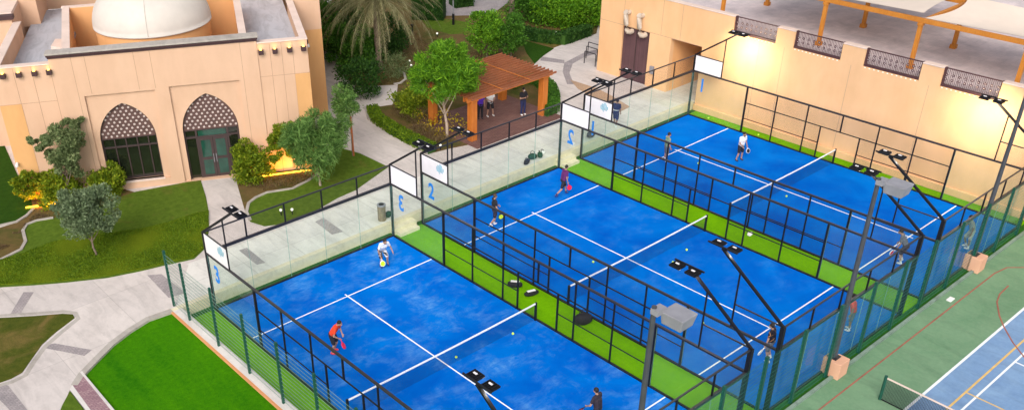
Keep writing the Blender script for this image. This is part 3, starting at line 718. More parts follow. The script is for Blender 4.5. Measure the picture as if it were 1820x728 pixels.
holed(w, [(-4.35, .38), (-.78, .38), (-.78, 5.42), (-4.35, 5.42)], [A1], .12, .50)
holed(w, [(-.15, 0), (3.55, 0), (3.55, 5.5), (-.15, 5.5)], [A2], .12, .50)
w.box(-5.6, -5.3, .006, 1.2, 0, 7.42); w.box(4.3, 4.6, .006, 1.2, 0, 7.42); w.box(-5.3, 4.3, .70, 1.0, 5.6, 7.42)
w.build('wall', 'stucco', b)
w = MB(); w.box(-8.38, -5.605, .05, .4, 0, 7.13); w.box(-8.38, -8.03, .4, 8.2, 0, 7.13)
w.build('wall', 'stucco', b)
w = MB(); w.box(4.605, 7.2, .05, .4, 0, 7.26); w.box(6.9, 7.2, .4, 8.0, 0, 7.26)
w.build('wall', 'stucco', b)
for q in ((-8.42, -5.61, .0, .46, 7.13, 7.19), (-8.42, -7.97, .461, 8.2, 7.13, 7.19), (4.61, 7.24, .0, .46, 7.26, 7.32), (6.84, 7.24, .461, 8.0, 7.26, 7.32)):
    MB().box(*q).build('coping', 'cap', b, .015)
p = MB(); p.box(-8.39, -7.36, .035, .05, 0, 5.25); p.box(-8.395, -8.38, .05, 3, 0, 5.25); p.build('painted_bay', 'stucco_d', b)
p = MB(); p.box(6.42, 7.21, .035, .05, 0, 5.48); p.box(7.2, 7.212, .05, 7.7, 0, 5.48); p.build('painted_bay', 'stucco_d', b)
for u, z0, z1 in ((-7.36, 0, 7.1), (-6.5, 0, 7.1), (-5.62, 0, 7.1), (5.25, 0, 7.2), (5.85, 0, 7.2), (6.42, 0, 7.2)):
    MB().box(u-.012, u+.012, .044, .052, z0, z1).build('joint', 'joint', b)
for u in (-4.55, -3.9, -1.55, -.75, 3.75): MB().box(u-.011, u+.011, -.005, .002, 5.45 if u not in (-4.55, 3.75) else 0, 7.4).build('joint', 'joint', b)
MB().box(-8.38, -5.6, .042, .052, 5.25, 5.27).build('joint', 'joint', b); MB().box(4.6, 7.2, .042, .052, 5.48, 5.5).build('joint', 'joint', b)
k = MB(); k.box(-5.72, 4.72, -.14, .62, 7.62, 7.70, 1); k.box(-5.68, 4.68, -.10, .58, 7.52, 7.62); k.box(-5.64, 4.64, -.05, .54, 7.42, 7.52)
k.build('cornice', ['cornice', 'kerb'], b, .012)
# window
wd = MB(); wd.box(-4.0, -1.16, .40, .43, .44, 2.82); wo = wd.build('window', 'wglass', b)
f = MB()
for u in (-3.95, -3.35, -2.78, -2.2, -1.62, -1.2): f.box(u-.03, u+.03, .34, .42, .46, 2.82)
for z in (.50, 2.30, 2.80): f.box(-3.98, -1.18, .335, .425, z-.04, z+.04)
f.build('frame', 'frame', wo); MB().box(-4.05, -1.1, -.03, .33, .36, .44).build('sill', 'cap', wo, .01)
s = MB()
for u in (-3.2, -2.6, -2.0, -1.5): s.box(u-.14, u+.14, .385, .398, .55, 1.5)
def screen(A, zs, cx, hw):
    s = MB(); pts = [(x, z) for x, z in A if z >= zs-.001]
    tri = tessellate_polygon([[Vector((x, z, 0)) for x, z in pts]]); fs = []
    for t in tri:
        a, c, d = [Vector(pts[i]) for i in t]; fs.append(t if (c-a).cross(d-a) > 0 else t[::-1])
    s.add([(x, .30, z) for x, z in pts], fs, 0)
    row = 0; z = zs+.12; zt = max(p[1] for p in pts)
    def inside(u, zz):
        for (x0, z0), (x1, z1) in zip(pts[:-1], pts[1:]):
            if z0 <= zz <= z1 and u < cx: return u > x0+(x1-x0)*(zz-z0)/max(z1-z0, 1e-6)+.10
            if z1 <= zz <= z0 and u >= cx: return u < x0+(x1-x0)*(zz-z0)/min(z1-z0, -1e-6)-.10
        return False
    while z < zt-.08:
        u = cx-hw+(.14 if row % 2 else 0)
        while u < cx+hw:
            if inside(u, z):
                q = [(u+.062*math.cos(t*math.pi/4), .292, z+.062*math.sin(t*math.pi/4)) for t in range(8)]
                s.add(q, [tuple(range(8))], 1)
                for dx, dz in ((.14, .095), (-.14, .095)):
                    s.add([(u, .296, z-.012), (u+dx, .296, z+dz-.012), (u+dx, .296, z+dz+.012), (u, .296, z+.012)], [(0, 1, 2, 3)], 2)
            u += .28
        z += .19; row += 1
    return s.build('arch_screen', ['screen', 'dot', 'frame'], b)
screen(A1, 2.82, -2.58, 1.42); screen(A2, 2.85, 1.68, 1.46)
f = MB()
for A in (A1, A2):
    for (x0, z0), (x1, z1) in zip(A[:-1], A[1:]): f.bar((x0, .27, z0), (x1, .27, z1), .05, .05, up=(0, 1, 0))
f.build('arch_frame', 'frame', b)
# entrance
g = MB(); g.box(.22, 3.14, .42, .45, .0, 2.85); wo = g.build('window', 'wglass', b)
g = MB()
g.box(.95, 2.45, .36, .40, 2.44, 2.80, 1)
for u in (.26, .86, 2.52, 3.08): g.box(u-.05, u+.05, .33, .41, .02, 2.84)
for z in (2.40, 2.83): g.box(.22, 3.12, .32, .415, z-.045, z+.045)
g.build('frame', ['frame', 'gglass'], wo)
for u0 in (.91, 1.69):
    d = MB(); d.box(u0, u0+.76, .34, .39, .02, 2.36); do = d.build('door', 'frame', b)
    p = MB()
    for z0, z1 in ((.2, 1.05), (1.22, 2.2)): p.box(u0+.13, u0+.63, .33, .339, z0, z1)
    p.build('pane', 'gglass', do)
    MB().bar((u0+(.70 if u0 < 1 else .06), .28, .9), (u0+(.70 if u0 < 1 else .06), .28, 1.4), .03, .03).build('handle', 'grey', do)
# roofs, dome court
r = MB(); r.box(-8.03, -5.3, .4, 14, 6.0, 6.2); r.box(4.3, 6.9, .4, 14, 6.1, 6.3); r.box(-5.3, 4.3, .8, 9, 3.6, 3.8)
r.build('roof', 'roof', b)
cw = MB()
def slant(p0, p1, t, z0, z1):
    d = Vector((p1[0]-p0[0], p1[1]-p0[1])).normalized(); nn = Vector((-d.y, d.x))*t/2
    cw.prism([(p0[0]+nn.x, p0[1]+nn.y), (p1[0]+nn.x, p1[1]+nn.y), (p1[0]-nn.x, p1[1]-nn.y), (p0[0]-nn.x, p0[1]-nn.y)], z0, z1)
slant((-4.78, .63), (-5.55, 8.75), .34, 3.8, 7.55); slant((3.98, .63), (4.02, 8.75), .34, 3.8, 7.55); slant((-5.7, 8.9), (4.2, 8.9), .3, 3.8, 7.55)
cw.build('court_wall', 'stucco_o', b)  # shaded, bounce-lit look of the inner faces painted in as orange
cc = MB(); cw = cc; slant((-4.78, .64), (-5.55, 8.74), .40, 7.55, 7.61); slant((3.98, .64), (4.02, 8.74), .40, 7.55, 7.61); slant((-5.8, 8.96), (4.3, 8.96), .36, 7.55, 7.61)
cc.build('court_coping', 'cap', b)
n = 64; vs = []; fs = []
prof = [(3.05, 3.8), (3.05, 7.42), (3.16, 7.44), (3.16, 7.50)]
dp = [(3.16*math.cos(t)**.8 if t else 3.16, 7.50+2.3*math.sin(t)) for t in [math.pi/2*k/16 for k in range(17)]]
def lathe(pr, c, mi, name, mat, par, n=64, smooth=True):
    vs = []; fs = []
    for r_, z in pr:
        for k in range(n): vs.append((c[0]+r_*math.cos(2*math.pi*k/n), c[1]+r_*math.sin(2*math.pi*k/n), z))
    for i in range(len(pr)-1):
        for k in range(n): fs.append((i*n+k, i*n+(k+1) % n, (i+1)*n+(k+1) % n, (i+1)*n+k))
    m_ = MB(); m_.add(vs, fs, 0, smooth); return m_.build(name, mat, par)
lathe(prof[:2], (-.65, 5.1), 0, 'drum', 'stucco_o', b)
do = lathe([(3.05, 7.42)]+prof[2:]+dp[:-1]+[(.01, 9.8)], (-.65, 5.1), 0, 'dome', 'dome', b)
s = MB()
for a in (-1.62, -.1, 1.4, 2.9):
    pts = [(-.65+(r_+.006)*math.cos(a), 5.1+(r_+.006)*math.sin(a), z) for r_, z in dp[:-1]]
    for p0, p1 in zip(pts[:-1], pts[1:]): s.bar(p0, p1, .03, .015)
s.build('seam', 'kerb', do)
# taller volumes at the back
v = MB(); v.box(-14, -8.42, 8.0, 20, 0, 7.5); v.build('wing', 'stucco', b)
v = MB(); v.box(-14, -8.3, 7.85, 8.4, 7.40, 7.60); v.build('wing_cornice', 'cornice', b)
v = MB(); v.box(-14, -8.42, 8.4, 20, 7.5, 7.68); v.build('wing_roof', 'cap', b)
v = MB(); v.box(-8.75, -7.45, 11, 18, 6.1, 10.5); v.build('stair_tower', 'stucco', b)
v = MB(); v.box(7.22, 8.80, 7.7, 30, -.02, 5.45); v.build('rear_wing', 'stucco_d', b)
v = MB(); v.box(7.22, 8.80, 7.7, 30, 5.45, 12); v.box(4.0, 7.2, 14, 30, 6.3, 12); v.box(-8, 4, 14.5, 30, 6.1, 12); v.build('rear_wing', 'stucco', b)
hut = MB(); hut.prism([(-6.0, 3.9), (-5.2, 3.4), (-5.2, 5.0), (-5.9, 5.2)], 6.2, 6.9); hut.build('roof_hatch', 'cap', b, .03)
for us, z in (((-7.86, -7.11, -6.37, -5.68), 6.80), ((4.78, 5.5, 6.25, 6.98), 6.84)):
    for u in us:
        s = MB(); s.box(u-.13, u+.13, -.18, .03, z-.13, z+.10); so = s.build('sconce', 'cornice', b, .01)
        MB().box(u-.05, u+.05, -.12, -.02, z+.101, z+.16).build('bulb', 'warm', so)
        l = lamp(0, 0, 0, .35, .06, (1, .6, .15), (R(160), 0, 0)); l.name = 'sconce_glow'; l.parent = so; l.location = (u, -.12, z+.2)
for nn in (1.0, 1.75, 2.5, 3.2, 4.0, 4.8, 5.6):
    s = MB(); s.box(7.20, 7.34, nn-.1, nn+.1, 6.74, 6.94); s.build('sconce', 'cornice', b, .01)
for (u, n_, z) in ((-8.3, -.02, 2.15), (7.9, 7.65, 4.6)):
    c = MB(); c.tube([(u, n_, z), (u, n_-.22, z-.02)], [.07, .07], 10); c.sph((u, n_-.22, z-.05), .08); c.build('security_camera', 'white', b)
# far building seen past the left corner
o = empty('far_building', (-2, 30, .5), BR, 'dark glazed building front glimpsed past the left corner of the domed building', 'building')
MB().box(-14, 1.2, 1.2, 8, 0, 9).build('wall', 'stucco', o)
q = MB()
for k in range(6): q.box(-2-2.2*k, -.3-2.2*k, 1.12, 1.19, .3, 7)
q.build('window', 'wglass', o)

# ------------------------------------------------------------------ garden pergola
p = empty('pergola', (23, 7.1, .5), 0, 'orange timber pergola with a slatted roof over the brown deck', 'pergola')
for x in (-3.0, 2.85):
    for y in (-1.8, 1.8):
        k = MB(); k.box(x-.21, x+.21, y-.21, y+.21, 0, 2.55); k.box(x-.26, x+.26, y-.26, y+.26, 2.45, 2.55); k.build('post', 'wood', p, .02)
for y in (-1.95, -1.65, 1.65, 1.95):
    MB().box(-3.55, 3.45, y-.05, y+.05, 2.50, 2.74).build('beam', 'wood', p, .01)
for i in range(16):
    y = -2.35+4.75*i/15; k = MB(); k.box(-3.55, 3.35, y-.028, y+.028, 2.745, 2.86)
    k.build('slat', 'wood_r', p)
for x in (-3.0, -1.05, .9, 2.85):
    MB().box(x-.05, x+.05, -1.59, 1.59, 2.52, 2.743).build('cross_beam', 'wood', p, .01)
for x in (-1.2, 1.1): MB().box(x-.02, x+.02, -2.4, 2.45, 2.862, 2.895).build('batten', 'wood', p)

# ------------------------------------------------------------------ vegetation
def rv(rng):
    while True:
        v = Vector((rng.uniform(-1, 1), rng.uniform(-1, 1), rng.uniform(-1, 1)))
        if .05 < v.length < 1: return v
def foliage(name, mat, parent, blobs, n, size, aspect=.5, seed=1, droop=0.0, clump=.32, shell=.35, out=0.3):
    """leaf blades scattered in clumps through the volume of the blobs [(centre, radii)]"""
    rng = random.Random(seed); vs = []; fs = []
    cl = []
    tot = sum(b[1][0]*b[1][1]*b[1][2] for b in blobs)
    for c, r in blobs:
        m = max(4, int(46*(r[0]*r[1]*r[2]/tot)**.8+3))
        for _ in range(m):
            d = rv(rng).normalized(); q = rng.uniform(shell, 1)**.6*rng.uniform(.82, 1.08)
            cl.append((Vector(c)+Vector((d.x*r[0]*q, d.y*r[1]*q, d.z*r[2]*q)), d, min(r)*rng.uniform(.6, 1.35)*clump))
    per = n//len(cl)
    for c, d, s in cl:
        for _ in range(per):
            o = rv(rng); pos = c+Vector((o.x, o.y, o.z*.8))*s*1.35
            a = (rv(rng)*.9+d*out*2+Vector((0, 0, .25-droop))).normalized()
            bq = a.cross(rv(rng)).normalized()
            L = size*rng.uniform(.6, 1.35); w_ = L*aspect
            a2 = (a+Vector((0, 0, -droop*.8))).normalized()
            i = len(vs)
            vs += [pos-a*L*.5, pos-bq*w_*.5+a*L*.02, pos+a2*L*.5, pos+bq*w_*.5+a*L*.02]; fs.append((i, i+1, i+2, i+3))
    m_ = MB(); m_.add(vs, fs); return m_.build(name, mat, parent)
def trunk(parent, base, top, r0, r1, mat='bark', limbs=5, spread=.8, seed=1, fork=None):
    rng = random.Random(seed); t = MB(); b_ = Vector(base); tp = Vector(top)
    pts = [b_.lerp(tp, k/5)+Vector((rng.uniform(-.05, .05), rng.uniform(-.05, .05), 0))*(k > 0) for k in range(6)]
    t.tube(pts, [r0+(r1-r0)*k/5 for k in range(6)], 8)
    for k in range(limbs):
        a = 2*math.pi*k/limbs+rng.uniform(-.4, .4); s0 = pts[3 if k % 2 else 4]
        e = tp+Vector((math.cos(a)*spread, math.sin(a)*spread, spread*rng.uniform(.5, 1.1)))
        mid = s0.lerp(e, .5)+Vector((0, 0, -.08*spread))
        t.tube([s0, mid, e], [r1*.85, r1*.55, r1*.2], 6)
    return t.build('trunk', mat, parent)
def tree(name, x, y, label, group, trk, blobs, mat, n, size, aspect, seed, droop=0, clump=.32, z0=.5, cat='tree', barkm='bark', mats2=None, shell=.35):
    e = empty(name, (x, y, z0), 0, label, cat, group)
    if trk: trunk(e, (0, 0, -.1), (trk[2], trk[3], trk[0]), trk[1], trk[1]*.6, barkm, 6, trk[4], seed)
    foliage('crown' if cat == 'tree' else 'leaves', mat, e, blobs, n, size, aspect, seed, droop, clump, shell)
    if mats2: foliage('crown' if cat == 'tree' else 'leaves', mats2[0], e, mats2[1], mats2[2], size, aspect, seed+50, droop, clump, shell)
    return e
GT = 'small garden trees'
tree('garden_tree', -1.07, 13.3, 'feathery olive tree with a wide flat top against the left end of the facade', GT, (2.0, .07, .1, 0, .5),
     [((.25, 0, 2.35), (.70, .6, .85)), ((.15, .0, 3.3), (1.10, .8, .95)), ((-.85, 0, 3.7), (.7, .5, .45)), ((1.0, .1, 4.2), (.75, .45, .35))], 'leaf_olive', 12500, .18, .4, 11, .25)
tree('garden_tree', -2.35, 7.18, 'round grey green tree standing alone on the ground cover beside the path', GT, (1.4, .06, 0, 0, .6),
     [((.1, 0, 2.15), (1.45, 1.3, .95)), ((-.5, .1, 2.8), (.95, .9, .75)), ((.65, 0, 2.7), (.9, .9, .8))], 'leaf_grey', 11000, .15, .5, 12)
tree('garden_tree', 9.9, 6.3, 'feathery green tree with long needle leaves right of the arched door', GT, (1.6, .08, -.1, 0, .8),
     [((0, 0, 2.2), (1.65, 1.4, 1.15)), ((-.8, .1, 2.9), (1.2, 1.0, .9)), ((.8, 0, 2.8), (1.2, 1.1, .9)), ((.2, 0, 3.6), (1.0, .9, .7))], 'leaf_needle', 13000, .42, .10, 13, .30, .36, barkm='barkp')
tree('staked_tree', 13.45, 8.24, 'slender young tree tied to a red brown stake beside the path', GT, (2.6, .035, 0, 0, .3),
     [((-.2, 0, 3.1), (.72, .72, .70)), ((-.25, 0, 3.7), (.6, .55, .6))], 'leaf_needle', 4600, .20, .22, 14, .1)
o = [c for c in bpy.data.objects if c.name.startswith('staked_tree')][0]
MB().bar((.06, .0, -.1), (.02, 0, 2.45), .09, .09).build('stake', 'stake', o)
tree('garden_tree', 18.95, 6.35, 'broad bright green tree with pale forked trunk left of the pergola', GT, (2.7, .10, -.25, 0, 1.0),
     [((-.2, 0, 4.1), (1.85, 1.7, 1.25)), ((-1.0, .2, 4.0), (1.2, 1.2, 1.0)), ((1.0, 0, 3.9), (1.35, 1.3, 1.0)), ((0, 0, 5.1), (1.2, 1.2, .8))], 'leaf_bright', 15000, .42, .14, 15, .1, .34, barkm='barkp')
tree('garden_tree', 30.6, 15.5, 'yellow green rounded tree behind the pergola', GT, (1.0, .07, 0, 0, .8),
     [((0, 0, 1.8), (1.5, 1.4, 1.2)), ((-.5, .3, 2.8), (.9, .8, .8)), ((.5, .2, 2.4), (1.0, 1.0, .9))], 'leaf_bright', 9000, .16, .45, 16)
tree('garden_tree', 31.7, 14.2, 'darker green round tree close behind the right side of the pergola', GT, (1.0, .07, 0, 0, .7),
     [((0, 0, 1.7), (1.0, 1.0, 1.2)), ((.1, 0, 2.6), (.8, .8, .7))], 'leaf_green', 6200, .16, .45, 17)
GS = 'garden shrubs'
def shrub(x, y, label, blobs, mat, n, size, asp, seed, droop=0, name='shrub', z0=.5, cat='shrub', shell=.45, clump=.36):
    return tree(name, x, y, label, GS if cat == 'shrub' else None, None, blobs, mat, n, size, asp, seed, droop, clump, z0, cat, shell=shell)
def PS(pts): return pts
sh = [(-2.28, 15.37), (-0.81, 14.57), (0.98, 13.96), (-2.10, 13.45), (7.49, 9.27), (8.90, 8.36), (9.96, 9.16), (22.25, 19.57), (24.28, 19.29), (19.94, 10.74), (20.26, 9.19), (23.14, 16.86), (26.77, 6.62), (39.48, 17.36), (40.69, 15.80), (38.25, 19.56), (35.03, 27.19), (38.42, 27.16)]
shrub(-2.2, 14.7, 'yellow green shrub lit amber at the left corner of the peach building', [((0, 0, .9), (1.1, .45, .75)), ((-.5, .2, 1.1), (.7, .4, .8))], 'leaf_yellow', 5200, .17, .5, 21)
shrub(sh[1][0]-.32, sh[1][1]-.62, 'yellow green shrub under the feathery olive tree', [((-.2, -.2, .8), (1.25, .8, .9))], 'leaf_yellow', 4800, .17, .5, 22)
shrub(sh[2][0]-.30, sh[2][1]-.75, 'yellow green shrub below the arched window', [((0, -.3, .65), (1.1, .8, .85)), ((.6, -.2, 1.0), (.6, .5, .7))], 'leaf_yellow', 5200, .17, .5, 23)
shrub(*sh[4], 'bright green leafy shrub immediately right of the arched door', [((0, 0, .9), (.95, .9, 1.1)), ((-.1, .3, 1.5), (.8, .7, .7))], 'leaf_yellow', 7000, .17, .5, 25)
shrub(9.1, 8.75, 'tall yellow green shrub above the amber light strip', [((0, 0, 1.45), (1.3, .40, .55)), ((.9, -.3, 1.8), (1.1, .45, .75)), ((.3, -.1, 2.3), (1.0, .5, .8))], 'leaf_yellow', 8000, .17, .45, 26)
shrub(*sh[7], 'dense dark green hedge mass left of the palm trunk', [((.2, .4, 1.1), (1.5, 1.2, 1.2)), ((.2, 2.6, 1.4), (1.3, 1.6, 1.4)), ((1.1, .8, 1.5), (1.0, 1.2, 1.3))], 'leaf_green', 12000, .20, .5, 27)
shrub(sh[8][0]+1.6, sh[8][1]+1.2, 'dark shrub behind the palm trunk', [((0, 0, 1.6), (1.1, 1.1, 1.7))], 'leaf_dark', 3200, .2, .5, 28)
shrub(*sh[9], 'yellow green shrub with small flowers in front of the bright green tree', [((-.3, 0, .8), (1.1, 1.1, .9)), ((.8, .4, .8), (.9, 1.0, .9))], 'leaf_yellow', 4600, .16, .5, 29)
shrub(*sh[11], 'thin grey green bush beside the kerb under the palm', [((0, 0, .9), (1.0, .9, 1.0)), ((.8, .3, .7), (.7, .7, .7))], 'leaf_olive', 1800, .2, .18, 31, .2)
shrub(sh[10][0]-.6, sh[10][1]+6.5, 'dark shrub behind the bright green tree', [((0, 0, 1.2), (1.6, 1.3, 1.4))], 'leaf_dark', 4200, .18, .5, 32)
# hedges
def hedge(pts, w_, h, label, mat, n, seed, size=.11, name='hedge'):
    P = [Vector(p) for p in pts]; rng = random.Random(seed); vs = []; fs = []
    lens = [(P[i+1]-P[i]).length for i in range(len(P)-1)]; tot = sum(lens)
    core = MB(); Lp = []; Rp = []
    for i, p in enumerate(P):
        d = (P[min(i+1, len(P)-1)]-P[max(i-1, 0)]).normalized(); nn = Vector((-d.y, d.x)); Lp.append(p+nn*w_*.40); Rp.append(p-nn*w_*.40)
    e = empty(name, (0, 0, .5), 0, label, 'hedge', 'clipped hedges')
    for i in range(len(P)-1): core.prism([(a.x, a.y) for a in (Lp[i], Lp[i+1], Rp[i+1], Rp[i])], 0, h*.86)
    core.build('inner_branches', 'leaf_dark', e)
    for _ in range(n):
        s = rng.uniform(0, tot); i = 0
        while i < len(lens)-1 and s > lens[i]: s -= lens[i]; i += 1
        d = (P[i+1]-P[i]).normalized(); nn = Vector((-d.y, d.x)); b2 = P[i]+d*s
        k = rng.random()
        if k < .5: off = rng.uniform(-.5, .5)*w_; z = h*rng.uniform(.88, 1.04)
        else: off = w_*.5*(1 if k < .75 else -1)*rng.uniform(.85, 1.08); z = rng.uniform(.05, 1)*h
        pos = Vector((b2.x+nn.x*off, b2.y+nn.y*off, z)); a = rv(rng).normalized(); bq = a.cross(rv(rng)).normalized(); L = size*rng.uniform(.6, 1.4)
        i0 = len(vs); vs += [pos-a*L*.5, pos-bq*L*.28, pos+a*L*.5, pos+bq*L*.28]; fs.append((i0, i0+1, i0+2, i0+3))
    m_ = MB(); m_.add(vs, fs); m_.build('leaves', mat, e); return e
hedge([(18.32, 12.87), (17.63, 11.49), (17.29, 9.62), (17.13, 7.25), (17.11, 5.53)], .7, .55, 'low clipped hedge curving along the path in front of the bright green tree', 'leaf_cover', 5200, 41)
hedge([(29.47, 9.14), (28.91, 7.65), (27.79, 6.22), (26.65, 5.17), (25.81, 5.18)], .8, .75, 'low clipped hedge curving round the right corner of the pergola', 'leaf_green', 4200, 42)
hedge([(27.60, 10.01), (29.16, 10.32), (29.70, 9.52)], .8, .6, 'short clipped hedge at the back right of the pergola deck', 'leaf_green', 2600, 43)
hedge([(35.96, 17.54), (36.26, 15.73), (37.09, 14.19), (40.09, 14.38)], .9, .8, 'low brownish hedge in front of the tall bright shrubs', 'leaf_dark', 4200, 44, .14)
hedge([(33.21, 27.16), (34.83, 25.17)], 1.6, 1.9, 'dark clipped hedge beside the back road, left part', 'leaf_dark', 4200, 45, .16)
hedge([(37.61, 27.47), (39.19, 26.89)], 1.8, 1.8, 'dark clipped hedge beside the back road, right part', 'leaf_dark', 3200, 46, .16)
for k, (px, lab) in enumerate(zip([(38.94, 19.94), (39.80, 18.28), (40.81, 16.50), (42.09, 15.89), (43.34, 20.11), (42.85, 22.89), (46.70, 20.36)], (
     'bright shrub at the left end of the tall row behind the pergola', 'bright shrub with yellow leaves at the foot of the far palm', 'bright yellow green shrub in the middle of the tall row beside the curved path',
     'bright shrub at the right end of the tall row near the club building', 'dark leafy shrub right of the far palm trunk', 'dark leafy shrub left of the far palm trunk', 'dark shrub at the top edge beside the club building'))):
    shrub(px[0], px[1], lab, [((0, 0, 1.2), (1.8, 1.5, 1.5)), ((.6, .4, 1.6), (1.1, 1.1, 1.2))], 'leaf_green' if k in (0, 4, 5, 6) else 'leaf_bright', 5200, .2, .5, 60+k)
# filling scrub under and behind the palm
shrub(24.5, 26, 'big dark green shrub at the top edge behind the palm crown', [((0, 0, 1.6), (2.6, 2.2, 1.9)), ((-2.2, .5, 1.5), (1.6, 1.6, 1.6))], 'leaf_dark', 8000, .22, .5, 71)
shrub(22.6, 25.8, 'dark green shrub at the top edge close to the rear wing of the peach building', [((0, 0, 1.6), (2.2, 2.2, 1.9))], 'leaf_green', 8000, .22, .5, 72)

# ground cover and planting-bed scrub
def inpoly(x, y, P):
    c = False; j_ = len(P)-1
    for i in range(len(P)):
        if (P[i][1] > y) != (P[j_][1] > y) and x < (P[j_][0]-P[i][0])*(y-P[i][1])/(P[j_][1]-P[i][1])+P[i][0]: c = not c
        j_ = i
    return c
def cover(name, P, n, h, size, mat, seed, aspect=.5, patch=None, upright=.2):
    rng = random.Random(seed); xs = [p[0] for p in P]; ys_ = [p[1] for p in P]; vs = []; fs = []; k = 0
    ph = [(rng.uniform(0, 6), rng.uniform(0, 6), rng.uniform(.7, 2.2), rng.uniform(.7, 2.2)) for _ in range(4)]
    while k < n:
        x = rng.uniform(min(xs), max(xs)); y = rng.uniform(min(ys_), max(ys_))
        if not inpoly(x, y, P): continue
        k += 1
        w_ = sum(math.sin(x*a[2]+a[0])*math.sin(y*a[3]+a[1]) for a in ph)/4
        if patch is not None and w_ < patch: continue
        z = .53+h*(.55+.45*w_*1.6)*rng.uniform(.35, 1); a = (rv(rng)+Vector((0, 0, upright*3))).normalized(); bq = a.cross(rv(rng)).normalized(); L = size*rng.uniform(.6, 1.4)
        p_ = Vector((x, y, z)); i0 = len(vs); vs += [p_-a*L*.5, p_-bq*L*aspect*.5, p_+a*L*.5, p_+bq*L*aspect*.5]; fs.append((i0, i0+1, i0+2, i0+3))
    m_ = MB(); m_.add(vs, fs); o = m_.build(name, mat); o['kind'] = 'stuff'; return o
poly_struct('cover_soil', [(-6.74, 9.92), (-4.95, 9.73), (-3.51, 9.91), (-1.99, 9.46), (-0.59, 8.66), (0.41, 8.23), (1.79, 7.94), (3.33, 7.86), (3.91, 7.68), (3.04, 6.09), (2.02, 4.49), (1.10, 3.94), (-0.04, 4.27), (-1.31, 4.58), (-2.75, 5.06), (-4.27, 5.89), (-5.53, 6.69), (-7.34, 8.05)], .45, .575, 'cover_base')
cover('ground_cover', [(-6.74, 9.92), (-4.95, 9.73), (-3.51, 9.91), (-1.99, 9.46), (-0.59, 8.66), (0.41, 8.23), (1.79, 7.94), (3.33, 7.86), (3.91, 7.68), (3.04, 6.09), (2.02, 4.49), (1.10, 3.94), (-0.04, 4.27), (-1.31, 4.58), (-2.75, 5.06), (-4.27, 5.89), (-5.53, 6.69), (-7.34, 8.05)], 62000, .10, .085, 'leaf_cover', 81)
cover('bed_scrub', [(19.62, 12.33), (20.07, 10.62), (21.02, 8.48), (21.19, 7.10), (20.08, 5.45), (18.61, 5.68), (17.17, 5.91), (17.40, 8.13), (17.82, 10.58)], 7000, .75, .13, 'leaf_dry', 82, .22, -.1, .3)
cover('yellow_flowers', [(20.11, 11.22), (21.07, 9.06), (21.24, 7.06), (20.17, 5.70), (18.28, 6.31), (18.77, 8.74)], 420, .95, .14, 'leaf_flower', 83, .6, None, .2)
cover('bed_scrub', [(6.88, 9.07), (7.84, 8.67), (10.69, 8.00), (10.17, 7.21), (8.64, 7.10), (7.29, 7.77), (6.31, 7.58)], 1500, .3, .11, 'leaf_dry', 84, .3, -.1, .3)
cover('bed_scrub', [(-5.15, 12.30), (-4.14, 12.01), (-2.99, 13.58), (-2.43, 12.74), (-3.84, 12.69), (-4.47, 11.08), (-5.65, 10.80)], 1800, .10, .10, 'leaf_dry', 85, .3, .0, .3)
cover('fallen_leaves', [(27.18, 27.05), (30.70, 23.71), (27.98, 17.15), (23.44, 15.07), (20.78, 17.55)], 2600, .05, .12, 'leaf_dry', 86, .5, None, 0)
cover('rough_grass', [(31.00, 16.88), (32.65, 15.33), (31.27, 10.81), (28.02, 10.79), (26.82, 13.42), (29.92, 18.78)], 5000, .12, .16, 'leaf_dry', 87, .25, None, .4)

# palms
def palm(x, y, h, L, n, label, seed, mat='leaf_palm', up=.0):
    e = empty('date_palm', (x, y, .5), 0, label, 'palm tree', 'palm trees'); rng = random.Random(seed)
    t = MB(); pts = []; rs = []
    for k in range(26): pts.append((.02*math.sin(k), .02*math.cos(k*1.3), h*k/25)); rs.append((.24 if k % 2 else .20)*(1.25-.25*min(1, k/6)))
    t.tube(pts, rs, 12); t.build('trunk', 'palmbark', e)
    vs = []; fs = []
    for i in range(n):
        az = i*2.399+rng.uniform(-.2, .2); el = R(66)-R(88)*(i/n)+rng.uniform(-.12, .12)
        Lf = L*rng.uniform(.85, 1.1); p_ = Vector((0, 0, h-.1)); seg = 16; path = [p_.copy()]; d_el = el
        for k in range(seg):
            d = Vector((math.cos(az)*math.cos(d_el), math.sin(az)*math.cos(d_el), math.sin(d_el))); p_ = p_+d*Lf/seg; path.append(p_.copy()); d_el -= R(5.6)*(.45+1.0*k/seg)
            d_el = max(d_el, R(-80))
        side = Vector((-math.sin(az), math.cos(az), 0))
        for k in range(seg):
            a, c = path[k], path[k+1]; w_ = .035*(1-k/seg)+.008; i0 = len(vs)
            vs += [a-side*w_, a+side*w_, c+side*w_*.9, c-side*w_*.9]; fs.append((i0, i0+1, i0+2, i0+3))
            if k < 1: continue
            d = (c-a).normalized(); upv = side.cross(d)
            for m in range(4):
                base = a.lerp(c, m/4); ll = .55*math.sin(math.pi*min(1, (k+m/4)/seg*.9+.12))+.12
                for s in (-1, 1):
                    tip = base+(side*s*.62+d*.72+upv*rng.uniform(-.10, .30)+Vector((0, 0, -.25))).normalized()*ll*rng.uniform(.85, 1.1)
                    i0 = len(vs); ww = d*.018; vs += [base-ww, base+ww, tip]; fs.append((i0, i0+1, i0+2))
    m_ = MB(); m_.add(vs, fs); m_.build('fronds', mat, e); return e
palm(23.24, 18.65, 5.25, 5.4, 90, 'date palm with a big drooping crown and rough trunk behind the rear wing', 5)
palm(37.6, 20.2, 8.5, 3.5, 26, 'palm trunk rising out of the tall shrubs near the club building', 6)

